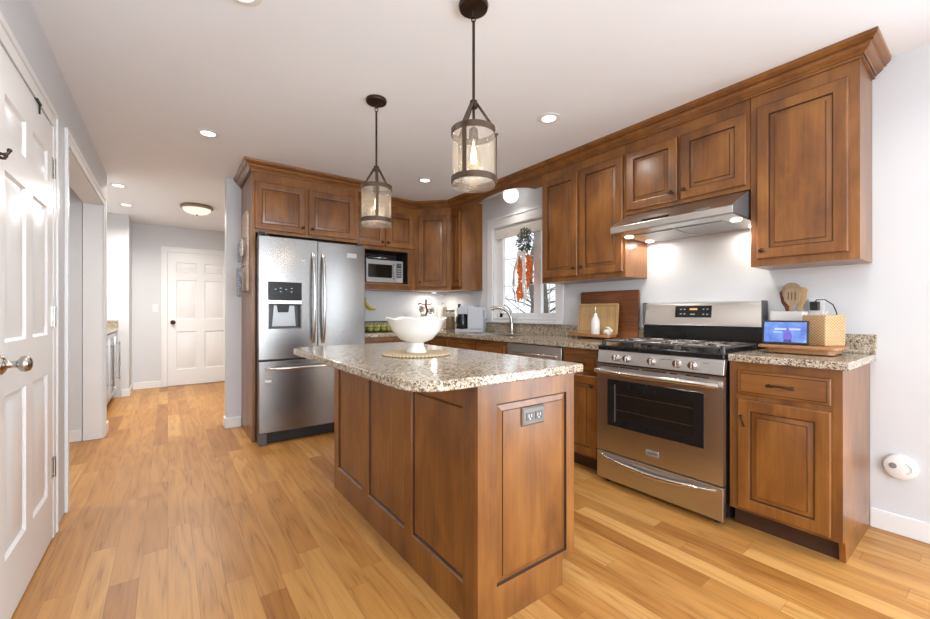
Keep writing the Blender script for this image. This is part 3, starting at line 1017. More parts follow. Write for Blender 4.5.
t = thing('base_cabinet', 'narrow brown base cabinet between the dishwasher and the range', 'cabinet', (XF, 1.985, 0), FX)
base(t, 0.333, DB)
drawer(t, 0.03, 0.305, 0.712, 0.835)
door(t, 0.03, 0.305, 0.122, 0.685, 0.275, 0.62)

t = thing('base_cabinet', 'wide brown sink base cabinet under the window', 'cabinet', (XF, 3.50, 0), FX)
base(t, 0.90, DB)
drawer(t, 0.03, 0.43, 0.712, 0.835, False, 'false_front')
drawer(t, 0.47, 0.87, 0.712, 0.835, False, 'false_front')
door(t, 0.03, 0.43, 0.122, 0.685, 0.40, 0.62)
door(t, 0.47, 0.87, 0.122, 0.685, 0.50, 0.62)

t = thing('base_cabinet', 'brown corner base cabinet under the coffee maker, left of the sink', 'cabinet', (XF, YB - 0.002, 0), FX)
base(t, YB - 3.504, DB)
drawer(t, 0.66, 1.0, 0.712, 0.835)
door(t, 0.66, 1.0, 0.122, 0.685, 0.97, 0.62)
t = thing('base_cabinet', 'brown base cabinet on the back wall beside the refrigerator, under the apples', 'cabinet', (1.548, YB - DB - 0.002, 0), 0)
base(t, XF - 1.548 - 0.001, DB)
drawer(t, 0.03, 0.41, 0.712, 0.835)
drawer(t, 0.44, 0.82, 0.712, 0.835)
door(t, 0.03, 0.41, 0.122, 0.685, 0.38, 0.62)
door(t, 0.44, 0.82, 0.122, 0.685, 0.47, 0.62)

# ------------------------------------------------------------------ countertops
XCE = 2.365
t = thing('countertop', 'speckled beige granite countertop right of the range, under the smart display', 'countertop', (XW, 0.4, ZK))
b = B(XCE - XW, -0.002, 0.0, 0.468, 0, ZT - ZK)
b.build('counter_slab', 'granite', t, bevel=0.006, seg=3)
B(-0.022, -0.002, 0.0, 0.468, ZT - ZK, 0.138).build('backsplash', 'granite', t, bevel=0.003)
t = thing('countertop', 'long L-shaped granite countertop around the sink and back corner', 'countertop', (XW, YB, ZK))
yb = YB - 0.0
L0, L1 = 1.652 - YB, -0.002
SY0, SY1, SX0, SX1 = 2.70 - YB, 3.44 - YB, 2.47 - XW, 2.86 - XW
b = MB()
h = ZT - ZK
YC = 3.885 - YB
b.box(XCE - XW, -0.002, L0, SY0, 0, h).box(XCE - XW, SX0, SY0, SY1, 0, h).box(SX1, -0.002, SY0, SY1, 0, h).box(XCE - XW, -0.002, SY1, L1, 0, h)
b.box(1.550 - XW, XCE - XW, YC, L1, 0, h)
b.build('counter_slab', 'granite', t, smooth=0)
b = B(-0.022, -0.002, L0, -0.022, h, 0.138).box(1.550 - XW, -0.022, -0.022, -0.002, h, 0.138)
b.build('backsplash', 'granite', t, smooth=0)
sk = MB().box(SX0 + 0.002, SX1 - 0.002, SY0 + 0.002, SY1 - 0.002, -0.17, -0.165)
sk.box(SX0 + 0.001, SX0 + 0.006, SY0 + 0.001, SY1 - 0.001, -0.165, h - 0.01).box(SX1 - 0.006, SX1 - 0.001, SY0 + 0.001, SY1 - 0.001, -0.165, h - 0.01)
sk.box(SX0 + 0.006, SX1 - 0.006, SY0 + 0.001, SY0 + 0.006, -0.165, h - 0.01).box(SX0 + 0.006, SX1 - 0.006, SY1 - 0.006, SY1 - 0.001, -0.165, h - 0.01)
sk.build('sink_basin', 'steel', t)

# faucet
t = thing('faucet', 'brushed steel pull-out faucet with lever behind the sink', 'faucet', (2.925, 3.11, ZT))
MB().lathe([(0, 0), (0.030, 0), (0.030, 0.006), (0.022, 0.014), (0.020, 0.02), (0.020, 0.10), (0.0, 0.10)], seg=24).build('faucet_base', 'nickel', t)
sp = [(0, 0, 0.08), (-0.004, 0.005, 0.16), (-0.03, 0.025, 0.225), (-0.075, 0.06, 0.262), (-0.12, 0.10, 0.270), (-0.155, 0.13, 0.262), (-0.17, 0.142, 0.250)]
MB().tube(sp, [0.019, 0.018, 0.017, 0.016, 0.017, 0.019, 0.018], 14).build('spout', 'nickel', t, smooth=60)
MB().tube([(0.0, 0, 0.10), (0.0, 0.0, 0.20), (0, 0.01, 0.235)], [0.013, 0.011, 0.010], 12).tube([(0, 0.005, 0.225), (-0.02, 0.05, 0.285), (-0.03, 0.085, 0.30)], [0.009, 0.007, 0.008], 10).build('lever', 'nickel', t, smooth=60)

# island
IX0, IX1, IY0, IY1 = 0.869, 1.393, 1.096, 2.595
isl = thing('kitchen_island', 'brown panelled kitchen island base under the granite slab', 'kitchen island', ((IX0 + IX1) / 2, (IY0 + IY1) / 2, 0))
ox, oy = (IX0 + IX1) / 2, (IY0 + IY1) / 2
b = MB().box(IX0 + 0.018 - ox, IX1 - ox, IY0 + 0.018 - oy, IY1 - oy, 0.105, ZK - 0.001)
b.box(IX0 + 0.018 - ox, IX1 - 0.075 - ox, IY0 + 0.018 - oy, IY1 - oy, 0.0, 0.105)
b.build('island_body', 'wood', isl)


def framed(parent, w, z0, z1, panels, T, name, poly=None):
    """face frame 18 mm thick with sunk flat panels; local x right, y into (0..0.018)"""
    b = MB()
    b.T = T
    xs = [0] + [v for p in panels for v in p[:2]] + [w]
    for i in range(0, len(xs), 2):
        b.box(xs[i], xs[i + 1], 0, 0.018, z0, z1)
    for p in panels:
        b.box(p[0], p[1], 0, 0.018, z0, p[2])
        b.box(p[0], p[1], 0, 0.018, p[3], z1)
    b.build(name, 'wood', parent)
    for p in panels:
        q = MB()
        q.T = T
        q.loops(p[0], p[1], p[2], p[3], [(0.0, 0.0), (0.006, 0.006), (0.010, 0.012), (0.013, 0.0125), (0.017, 0.010), (0.020, 0.010)], [0, 1, 1, 0, 0, 0], cap=False)
        q.build('sunk_panel', ['wood', 'glaze'], parent, smooth=20)


T1 = Matrix.Translation((IX0 - ox, IY1 - oy, 0)) @ Matrix.Rotation(FX, 4, 'Z')
framed(isl, IY1 - IY0 - 0.018, 0.0, ZK - 0.001, [(0.065, 0.455, 0.14, 0.79), (0.54, 0.955, 0.14, 0.79), (1.02, 1.41, 0.14, 0.79)], T1, 'side_frame')
# end panel facing the viewer: frame with one raised panel, notched at the toe
b = MB()
b.T = Matrix.Translation((IX0 - ox, IY0 - oy, 0))
we = IX1 - IX0
b.box(0, we - 0.075, 0, 0.018, 0, 0.105)
b.box(0, we, 0, 0.018, 0.105, 0.137).box(0, 0.088, 0, 0.018, 0.137, 0.80).box(0.475, we, 0, 0.018, 0.137, 0.80).box(0, we, 0, 0.018, 0.80, ZK - 0.001)
b.build('end_frame', 'wood', isl)
b = MB()
b.T = Matrix.Translation((IX0 - ox, IY0 - oy, 0))
b.loops(0.088, 0.475, 0.137, 0.80, [(0.0, 0.0), (0.003, 0.007), (0.007, 0.008), (0.028, 0.0025), (0.030, -0.0005), (0.034, -0.001)], [1, 1, 0, 1, 0, 0], cap=False)
b.build('end_panel', ['wood', 'glaze'], isl, smooth=20)
ol = B(0.211, 0.331, -0.006, -0.001, 0.700, 0.768)
ol.T = None
olo = MB()
olo.T = Matrix.Translation((IX0 - ox, IY0 - oy, 0))
olo.loops(0.209, 0.329, 0.699, 0.769, [(0, -0.001), (0, -0.007), (0.006, -0.012), (0.012, -0.0125)], [0, 0, 0, 0])
oo = olo.build('outlet_plate', 'pewter', isl, smooth=20)
for cx in (0.245, 0.293):
    q = MB()
    q.T = Matrix.Translation((IX0 - ox, IY0 - oy, 0))
    q.box(cx - 0.019, cx + 0.019, -0.0145, -0.012, 0.720, 0.750)
    for dx in (-0.008, 0.006):
        q.box(cx + dx, cx + dx + 0.003, -0.0150, -0.0144, 0.731, 0.743, 1)
    q.box(cx - 0.003, cx + 0.003, -0.0150, -0.0144, 0.723, 0.728, 1)
    q.build('socket', ['dgrey', 'ceramic'], oo)
# island slab with rounded corners
CX0, CX1, CY0, CY1 = 0.607, 1.432, 1.068, 2.665


def round_rect(x0, x1, y0, y1, rs, n=10):
    """rs: radii for (x0,y0), (x1,y0), (x1,y1), (x0,y1)"""
    out = []
    for (cx, cy, a0, r) in ((x0, y0, 180, rs[0]), (x1, y0, 270, rs[1]), (x1, y1, 0, rs[2]), (x0, y1, 90, rs[3])):
        sx = 1 if cx == x0 else -1
        sy = 1 if cy == y0 else -1
        for i in range(n + 1):
            a = R(a0 + 90 * i / n)
            out.append((cx + sx * r + r * math.cos(a), cy + sy * r + r * math.sin(a)))
    return out


icx, icy = (CX0 + CX1) / 2, (CY0 + CY1) / 2
b = MB().prism(round_rect(CX0 - icx, CX1 - icx, CY0 - icy, CY1 - icy, (0.13, 0.02, 0.02, 0.13)), 0, ZT - ZK, 'z')
tag(b.build('countertop', 'granite', loc=(icx, icy, ZK), bevel=0.007, seg=3), 'granite island slab with rounded left corners, under the white bowl', 'countertop')

# ------------------------------------------------------------------ refrigerator (faces -Y)
FXL, FXR, FYF = 0.616, 1.553, 3.73
fr = thing('refrigerator', 'stainless french-door refrigerator with water dispenser and bottom freezer', 'refrigerator', (FXL, FYF, 0))
fw = FXR - FXL
B(0.006, fw - 0.012, 0.075, 0.75, 0.02, 1.785).build('refrigerator_body', 'dgrey', fr, bevel=0.004)
B(0.06, fw - 0.06, 0.052, 0.075, 0.012, 0.10).build('kick_grille', 'blackm', fr)
for x in (0.0, fw - 0.06):
    B(x, x + 0.06, 0.012, 0.075, 0.0, 0.10).build('front_foot', 'dgrey', fr, bevel=0.004)
for x in (0.02, fw - 0.08):
    B(x, x + 0.06, 0.02, 0.10, 1.785, 1.803).build('hinge_cover', 'blackm', fr, bevel=0.004)


def bowed(x0, x1, z0, z1, th=0.075, bow=0.012, c=None, full=None, holes=None):
    """door skin gently bowed outward across the full fridge width"""
    b = MB()
    n = 16
    full = full or (0, fw)

    def yy(x):
        s = (x - full[0]) / (full[1] - full[0]) * 2 - 1
        return bow * s * s

    if holes is None:
        xs = [x0 + (x1 - x0) * i / n for i in range(n + 1)]
        poly = [(x, yy(x)) for x in xs] + [(x1, th), (x0, th)]
        b.prism(poly, z0, z1, 'z')
    else:
        hx0, hx1, hz0, hz1 = holes

        def strip(a, c_, za, zb):
            m = 10
            xs = [a + (c_ - a) * i / m for i in range(m + 1)]
            b.prism([(x, yy(x)) for x in xs] + [(c_, th), (a, th)], za, zb, 'z')
        strip(x0, hx0, z0, z1)
        strip(hx1, x1, z0, z1)
        strip(hx0, hx1, z0, hz0)
        strip(hx0, hx1, hz1, z1)
    return b, yy


mid = fw / 2 + 0.012
hx0, hx1 = 0.071, 0.340
bl, yy = bowed(0.0, mid - 0.003, 0.732, 1.782, holes=(hx0, hx1, 0.992, 1.395))
dl_ = bl.build('left_door', 'steelf', fr, smooth=30)
br, _ = bowed(mid + 0.003, fw, 0.732, 1.782)
dr_ = br.build('right_door', 'steelf', fr, bevel=0.004, smooth=30)
bf, _ = bowed(0.0, fw, 0.105, 0.715)
df_ = bf.build('freezer_drawer', 'steelf', fr, bevel=0.004, smooth=30)
# dispenser
yd = yy(0.2)
ds = B(hx0 - 0.003, hx1 + 0.003, yd - 0.004, yd + 0.02, 1.245, 1.398).build('dispenser_panel', 'black', fr, bevel=0.003)
for i, (x, z) in enumerate(((0.12, 1.33), (0.16, 1.34), (0.16, 1.31), (0.205, 1.33), (0.25, 1.34), (0.25, 1.31))):
    B(x, x + 0.014, yd - 0.0048, yd - 0.0038, z, z + 0.006).build('panel_icon', 'ice', ds)
B(hx0 - 0.002, hx1 + 0.002, yd - 0.008, yd + 0.02, 1.205, 1.241).build('dispenser_trim', 'chrome', fr, bevel=0.003)
b = MB().box(hx0, hx1, 0.062, 0.07, 0.992, 1.205).box(hx0, hx0 + 0.012, yd, 0.062, 0.992, 1.205).box(hx1 - 0.012, hx1, yd, 0.062, 0.992, 1.205)
b.box(hx0 + 0.012, hx1 - 0.012, yd, 0.062, 0.992, 1.004)
b.build('dispenser_recess', 'dgrey', fr)
MB().prism([(hx0 + 0.05, 1.195), (hx1 - 0.05, 1.195), (hx1 - 0.035, 1.01), (hx0 + 0.035, 1.01)], 0.048, 0.058, 'y').build('dispenser_paddle', 'silverp', fr, bevel=0.003)
MB().prism([(hx0 + 0.075, 1.205), (hx1 - 0.095, 1.205), (hx1 - 0.105, 1.135), (hx0 + 0.085, 1.135)], 0.02, 0.047, 'y').build('dispenser_spout', 'blackm', fr, bevel=0.003)
# handles
for p, x in ((dl_, mid - 0.045), (dr_, mid + 0.045)):
    z0, z1 = 0.86, 1.665
    pts = []
    for i in range(17):
        s = i / 16
        pts.append((x, yy(x) - 0.004 - 0.055 * math.sin(PI * s) ** 0.45, z0 + (z1 - z0) * s))
    MB().tube(pts, 0.0135, 12).build('handle', 'chrome', p, smooth=60)
pts = []
for i in range(17):
    s = i / 16
    pts.append((0.055 + (fw - 0.11) * s, yy(0.055 + (fw - 0.11) * s) - 0.004 - 0.052 * math.sin(PI * s) ** 0.4, 0.652))
MB().tube(pts, 0.0135, 12).build('handle', 'chrome', df_, smooth=60)
B(fw - 0.185, fw - 0.085, yy(fw - 0.13) - 0.003, yy(fw - 0.13) + 0.004, 1.655, 1.70).build('maker_badge', 'silverp', dr_, bevel=0.002)
B(0.335, 0.375, yy(0.35) - 0.0025, yy(0.35) + 0.004, 1.585, 1.605).build('sticker', 'silverp', dl_)
B(0.045, 0.095, yy(0.06) - 0.002, yy(0.06) + 0.004, 0.535, 0.555).build('sticker', 'whitep', df_)
# black latch cap seen at top left
B(0.0, 0.05, 0.02, 0.08, 1.783, 1.82).build('corner_latch', 'blackm', fr, bevel=0.004)

# ------------------------------------------------------------------ range (faces -X)
RW = 0.768
rg = thing('gas_range', 'stainless gas range with black cooktop, five knobs and oven window', 'range', (2.335, 1.645, 0), FX)
RD = XW - 2.335 - 0.004
B(0.004, RW - 0.004, 0.035, RD, 0.035, 0.885).build('range_body', 'black', rg, bevel=0.003)
for x in (0.03, RW - 0.07):
    for y in (0.06, RD - 0.08):
        MB().cyl((x + 0.02, y, 0), (x + 0.02, y, 0.036), 0.018, seg=14).build('foot', 'blackm', rg)
b = B(0.0, RW, 0.0, 0.034, 0.030, 0.208)
so = b.build('warming_drawer', 'steel', rg, bevel=0.004)
pts = [(0.035 + (RW - 0.07) * i / 18, -0.004 - 0.026 * math.sin(PI * i / 18) ** 0.6, 0.188 - 0.030 * math.sin(PI * i / 18)) for i in range(19)]
MB().tube(pts, [0.006 + 0.011 * math.sin(PI * i / 18) for i in range(19)], 12).build('handle', 'chrome', so, smooth=60)
# oven door with window
wx0, wx1, wz0, wz1 = 0.080, 0.676, 0.392, 0.696
b = MB().box(0, wx0, 0, 0.034, 0.216, 0.792).box(wx1, RW, 0, 0.034, 0.216, 0.792).box(wx0, wx1, 0, 0.034, 0.216, wz0).box(wx0, wx1, 0, 0.034, wz1, 0.792)
od = b.build('oven_door', 'steel', rg, smooth=0)
b = MB().loops(wx0, wx1, wz0, wz1, [(0, 0.0), (0.002, -0.002), (0.058, -0.002), (0.060, 0.003)], [0, 0, 0, 1], cap=False)
og = b.build('oven_window', ['black', 'bglass'], od)
for z in (0.50, 0.60):
    B(wx0 + 0.065, wx1 - 0.065, 0.0018, 0.0029, z, z + 0.003).build('rack_wire', 'rackm', og)
B(wx0 + 0.052, wx0 + 0.060, -0.0035, -0.0018, wz0 + 0.03, wz1 - 0.03).build('glass_edge', 'dgrey', og)
b = MB().tube([(0.012 + (RW - 0.024) * i / 20, -0.030 - 0.026 * math.sin(PI * i / 20) ** 0.6, 0.748) for i in range(21)], 0.0165, 14)
for x in (0.022, RW - 0.022):
    b.cyl((x, 0.001, 0.748), (x, -0.036, 0.748), 0.013, seg=12)
b.build('handle', 'chrome', od, smooth=60)
for x0, x1 in ((0.03, 0.16), (0.17, 0.30), (0.32, 0.47), (0.49, 0.53), (0.58, 0.70)):
    B(x0, x1, -0.0012, 0.001, 0.777, 0.784).build('vent_slot', 'blackm', od)
# badge on oven door
b = B(0.345, 0.425, -0.003, 0.001, 0.270, 0.302)
bo = b.build('maker_badge', 'silverp', od, bevel=0.002)
B(0.350, 0.420, -0.0036, -0.0028, 0.281, 0.291).build('badge_plate', 'dgrey', bo)
# control panel, sloped
b = MB().prism([(0.004, 0.800), (0.034, 0.800), (0.06, 0.882), (0.018, 0.882)], 0.0, RW, 'x')
cp = b.build('control_panel', 'steell', rg, bevel=0.003)
for x in (0.139, 0.217, 0.378, 0.528, 0.612):
    kb = MB().lathe([(0, 0), (0.0245, 0), (0.0245, 0.006), (0.021, 0.008), (0.0195, 0.026), (0.017, 0.030), (0, 0.030)], (x, 0.011, 0.840), 24, axis='y')
    kb.box(x - 0.004, x + 0.004, -0.026, -0.006, 0.822, 0.858)
    kb.build('knob', 'chrome', rg, smooth=40)
for x in (0.43, 0.47, 0.665):
    B(x, x + 0.028, 0.0075, 0.012, 0.856, 0.8585).build('panel_mark', 'dgrey', cp)
# cooktop
b = B(0.0, RW, 0.012, RD - 0.075, 0.8825, 0.915)
ct = b.build('cooktop', 'black', rg, bevel=0.008, seg=3)
for gx in (0.02, 0.27, 0.52):
    g = MB()
    gw = 0.228
    y0, y1 = 0.05, 0.50
    z = 0.948
    r = 0.0095
    for x in (gx, gx + gw):
        g.box(x - r, x + r, y0, y1, z - 0.012, z)
    for y in (y0, (y0 + y1) / 2, y1):
        g.box(gx, gx + gw, y - r, y + r, z - 0.012, z)
    for cy in (y0 + 0.112, y1 - 0.112):
        for a in range(4):
            an = R(45 + 90 * a)
            g.cyl((gx + gw / 2 + 0.028 * math.cos(an), cy + 0.028 * math.sin(an), z - 0.005), (gx + gw / 2 + 0.115 * math.cos(an), cy + 0.112 * math.sin(an), z - 0.005), 0.008, seg=8)
    for x in (gx, gx + gw):
        for y in (y0, y1):
            g.box(x - r, x + r, y - r, y + r, 0.914, z)
    g.build('grate', 'iron', rg, bevel=0.002)
    for cy in (y0 + 0.112, y1 - 0.112):
        MB().lathe([(0, 0), (0.048, 0), (0.045, 0.012), (0.032, 0.014), (0.034, 0.020), (0.026, 0.024), (0, 0.024)], (gx + gw / 2, cy, 0.9148), 24).build('burner', 'blackm', rg)
# backguard
b = B(0.0, RW, RD - 0.075, RD, 0.8825, 1.04)
b.build('backguard_base', 'black', rg, bevel=0.004)
b = MB().prism([(RD - 0.088, 1.042), (RD, 1.042), (RD, 1.205), (RD - 0.04, 1.205), (RD - 0.062, 1.19), (RD - 0.078, 1.06)], 0.008, RW - 0.008, 'x')
bg_ = b.build('backguard', 'steell', rg, bevel=0.003)
for x in (0.0, RW - 0.008):
    B(x, x + 0.008, RD - 0.085, RD, 1.04, 1.207).build('backguard_end', 'dgrey', rg)


def sl(z):   # front of the backguard at height z
    return RD - 0.078 + 0.016 * (z - 1.06) / 0.13


b = MB()
x0, x1, z0, z1 = 0.235, 0.475, 1.098, 1.180
b.add([(x0, sl(z0) - 0.003, z0), (x1, sl(z0) - 0.003, z0), (x1, sl(z1) - 0.003, z1), (x0, sl(z1) - 0.003, z1),
       (x0, sl(z0) + 0.004, z0), (x1, sl(z0) + 0.004, z0), (x1, sl(z1) + 0.004, z1), (x0, sl(z1) + 0.004, z1)],
      [(0, 1, 2, 3), (7, 6, 5, 4), (0, 4, 5, 1), (1, 5, 6, 2), (2, 6, 7, 3), (3, 7, 4, 0)])
dp = b.build('clock_panel', 'black', bg_, bevel=0.003)
for i, (x, z, ww_, hh) in enumerate(((0.335, 1.150, 0.05, 0.012), (0.27, 1.152, 0.012, 0.006), (0.295, 1.152, 0.012, 0.006), (0.27, 1.120, 0.012, 0.006),
                                     (0.295, 1.120, 0.012, 0.006), (0.42, 1.152, 0.010, 0.006), (0.445, 1.152, 0.010, 0.006), (0.42, 1.118, 0.010, 0.006), (0.445, 1.118, 0.010, 0.006), (0.34, 1.118, 0.03, 0.006))):
    B(x, x + ww_, sl(z) - 0.0042, sl(z) - 0.0026, z, z + hh).build('clock_digit' if i == 0 else 'panel_key', 'display' if i == 0 else 'lgrey', dp)

# ------------------------------------------------------------------ range hood
hd = thing('range_hood', 'stainless under-cabinet range hood above the gas range', 'range hood', (XW, 1.640, 0), FX)
HW = 0.755
D = XW - 2.48
b = MB().prism([(-D, 1.680), (-D, 1.722), (-D + 0.04, 1.752), (-0.302, 1.840), (-0.002, 1.8435), (-0.002, 1.670), (-0.03, 1.670), (-D + 0.02, 1.674)], 0.0, HW, 'x')
hb = b.build('hood_shell', 'steell', hd, bevel=0.003, smooth=30)
B(-0.001, -0.0002, -0.30, -0.004, 1.675, 1.84).build('side_cap', 'dgrey', hd)
b = MB().prism([(-D + 0.003, 1.684), (-D + 0.003, 1.720), (-D + 0.043, 1.750), (-0.303, 1.838), (-0.004, 1.840), (-0.004, 1.675)], HW + 0.0002, HW + 0.002, 'x')
b.build('side_cap', 'dgrey', hd)
# face normal of the slope for controls
import mathutils


def slope(z):
    return -D + 0.04 + (z - 1.752) / (1.840 - 1.752) * (D - 0.342)


for nm, xa, xb, za, zb, mt in (('control_strip', 0.22, 0.40, 1.7265, 1.7445, 'black'), ('hood_badge', 0.56, 0.63, 1.730, 1.742, 'silverp')):
    def fy(z):
        return -D + (z - 1.722) / 0.030 * 0.04
    b = MB()
    b.add([(xa, fy(za) - 0.0012, za + 0.0012), (xb, fy(za) - 0.0012, za + 0.0012), (xb, fy(zb) - 0.0012, zb + 0.0012), (xa, fy(zb) - 0.0012, zb + 0.0012),
           (xa, fy(za) + 0.003, za - 0.002), (xb, fy(za) + 0.003, za - 0.002), (xb, fy(zb) + 0.003, zb - 0.002), (xa, fy(zb) + 0.003, zb - 0.002)],
          [(0, 1, 2, 3), (7, 6, 5, 4), (0, 4, 5, 1), (1, 5, 6, 2), (2, 6, 7, 3), (3, 7, 4, 0)])
    b.build(nm, mt, hd)
for x in (0.10, 0.385):
    B(x, x + 0.27, -0.40, -0.10, 1.666, 1.6715).build('filter_panel', 'silverp', hd, bevel=0.002)
for i, (x, y) in enumerate(((0.045, -0.36), (0.045, -0.08), (0.715, -0.36), (0.715, -0.08))):
    pk = MB().lathe([(0, -0.0045), (0.026, -0.0045), (0.030, 0.004), (0, 0.004)], (x, y, 1.668), 20).build('hood_lamp', 'puck', hd)
    area('hood_bulb', (x + (0.03 if x < 0.3 else -0.03), y, 1.655), (0, 0, 0), 0.05, 0.05, 0.9, (1.0, 0.93, 0.84), hd, 'DISK')

# ------------------------------------------------------------------ dishwasher
dw = thing('dishwasher', 'stainless dishwasher built in between the sink cabinet and narrow base cabinet', 'dishwasher', (2.385, 2.596, 0), FX)
B(0.006, 0.600, 0.03, 0.60, 0.10, 0.872).build('tub', 'dgrey', dw)
B(0.01, 0.596, 0.085, 0.55, 0, 0.10).build('toe_panel', 'blackm', dw)
dd = B(0.004, 0.602, 0.0, 0.03, 0.115, 0.868).build('door', 'steel', dw, bevel=0.004)
MB().tube([(0.05 + 0.506 * i / 12, -0.004 - 0.035 * math.sin(PI * i / 12) ** 0.4, 0.795) for i in range(13)], 0.010, 10).build('handle', 'chrome', dd, smooth=60)

# ------------------------------------------------------------------ microwave in niche
mw = thing('microwave', 'small silver microwave oven in the wall cabinet niche', 'microwave', (1.775, 4.235, 1.4705))
B(0, 0.455, 0.012, 0.285, 0.008, 0.262).build('microwave_body', 'silverp', mw, bevel=0.004)
for x in (0.03, 0.40):
    for y in (0.04, 0.24):
        MB().cyl((x + 0.01, y, 0), (x + 0.01, y, 0.009), 0.010, seg=10).build('foot', 'blackm', mw)
b = MB().box(0, 0.345, 0, 0.0125, 0.008, 0.060).box(0, 0.345, 0, 0.0125, 0.212, 0.262).box(0, 0.02, 0, 0.0125, 0.06, 0.212).box(0.315, 0.345, 0, 0.0125, 0.06, 0.212)
md = b.build('door', 'silverp', mw)
B(0.02, 0.315, 0.003, 0.0124, 0.06, 0.212).build('door_window', 'bglass', md)
MB().tube([(0.330, -0.001, 0.05), (0.330, -0.024, 0.065), (0.330, -0.024, 0.205), (0.330, -0.001, 0.22)], 0.008, 10).build('handle', 'chrome', md)
B(0.347, 0.455, 0.0, 0.0125, 0.008, 0.262).build('control_panel', 'silverp', mw, bevel=0.002)
kp = B(0.372, 0.432, -0.003, 0.0005, 0.07, 0.235).build('keypad', 'blackm', mw)
B(0.380, 0.424, -0.0042, -0.0028, 0.205, 0.225).build('clock_window', 'dgrey', kp)
for r_ in range(4):
    for c_ in range(3):
        B(0.381 + c_ * 0.0155, 0.391 + c_ * 0.0155, -0.0045, -0.0028, 0.085 + r_ * 0.027, 0.101 + r_ * 0.027).build('key', 'lgrey', kp)
B(0.372, 0.432, -0.004, 0.0005, 0.022, 0.055).build('door_button', 'lgrey', mw, bevel=0.002)
tl = MB().lathe([(0, 0.0), (0.105, 0.0), (0.135, 0.016), (0.150, 0.020), (0.150, 0.025), (0.134, 0.022), (0.103, 0.006), (0, 0.006)], seg=40)
tl.tube([(-0.15, 0, 0.022), (-0.12, 0, 0.045), (-0.05, 0, 0.062), (0.03, 0, 0.064), (0.10, 0, 0.052), (0.15, 0, 0.022)], 0.006, 8)
tag(tl.build('metal_basket', 'chrome', loc=(1.775 + 0.20, 4.385, 1.733), smooth=50), 'shallow silver dish with arched handle on top of the microwave', 'dish')


# ------------------------------------------------------------------ pendants
def pendant(label, x, y, a0):
    t = thing('pendant_light', label, 'pendant light', (x, y, ZC), R(a0), 'pendants over the island')
    MB().lathe([(0, 0), (0.062, 0), (0.064, -0.008), (0.060, -0.020), (0.020, -0.028), (0, -0.028)], seg=36).build('canopy', 'bronze', t)
    c = MB()
    for q, zc in enumerate((-0.040, -0.062)):
        pts = []
        for i in range(14):
            a = 2 * PI * i / 14
            u_, v_ = 0.009 * math.cos(a), 0.016 * math.sin(a)
            pts.append((u_, 0, zc + v_) if q == 0 else (0, u_, zc + v_))
        c.tube(pts, 0.0028, 6, closed=True)
    c.build('chain_link', 'bronze', t, smooth=60)
    MB().cyl((0, 0, -0.072), (0, 0, -0.54), 0.0062, seg=14).build('stem', 'bronze', t)
    MB().cyl((0, 0, -0.415), (0, 0, -0.445), 0.016, seg=16).cyl((-0.022, 0, -0.430), (0.022, 0, -0.430), 0.007, seg=10).build('hub', 'bronze', t)
    zt, zb = -0.552, -0.757
    Rr = 0.0965
    for nm, z0 in (('top_band', zt - 0.012), ('bottom_band', zb - 0.012)):
        MB().lathe([(Rr - 0.004, z0), (Rr, z0), (Rr, z0 + 0.026), (Rr - 0.004, z0 + 0.026), (Rr - 0.004, z0)], seg=48).build(nm, 'bronze2', t)
    for k_ in range(3):
        a = R(120 * k_)
        ca, sa = math.cos(a), math.sin(a)
        st = MB()
        st.T = Matrix.Rotation(a, 4, 'Z')
        hw = 0.009
        p = [(Rr + 0.001, zb - 0.012), (Rr + 0.004, zb - 0.012), (Rr + 0.004, zt + 0.012), (0.016, -0.424), (0.014, -0.428), (Rr + 0.001, zt + 0.010)]
        st.prism([(x, z) for x, z in p], -hw, hw, 'y')
        st.cyl((Rr + 0.003, 0, zt), (Rr + 0.010, 0, zt), 0.005, seg=10).cyl((Rr + 0.003, 0, zb), (Rr + 0.010, 0, zb), 0.005, seg=10)
        st.build('strap', 'bronze2', t)
    g = MB().lathe([(0.0915, zt + 0.012), (0.0915, zb - 0.026), (0.0895, zb - 0.026), (0.0895, zt + 0.012), (0.0915, zt + 0.012)], seg=56)
    g.build('glass_shade', 'seed', t, smooth=50)
    MB().lathe([(0, -0.535), (0.020, -0.538), (0.022, -0.585), (0.017, -0.590), (0, -0.590)], seg=20).build('socket', 'bronze', t)
    bu = MB().lathe([(0.012, -0.588), (0.014, -0.60), (0.024, -0.635), (0.031, -0.668), (0.029, -0.692), (0.018, -0.708), (0.0, -0.713)], seg=24).build('bulb', 'clear', t, smooth=60)
    f = MB()
    for i in range(6):
        a = 2 * PI * i / 6
        f.tube([(0.005 * math.cos(a), 0.005 * math.sin(a), -0.615), (0.013 * math.cos(a), 0.013 * math.sin(a), -0.680)], 0.0022, 6)
    f.cyl((0, 0, -0.59), (0, 0, -0.66), 0.004, seg=8)
    f.build('filament', 'filament', bu)
    d = bpy.data.lights.new('pendant_glow', 'POINT')
    d.energy = 1.3
    d.color = WARM
    d.shadow_soft_size = 0.055
    lo = bpy.data.objects.new('pendant_glow', d)
    lo.location = (0, 0, -0.665)
    lo.parent = t
    COL.objects.link(lo)
    return t


pendant('bronze and seeded-glass pendant hanging over the near end of the island', 1.054, 1.358, -150)
pendant('bronze and seeded-glass pendant hanging over the far end of the island, nearer the refrigerator', 1.04, 2.325, -112)


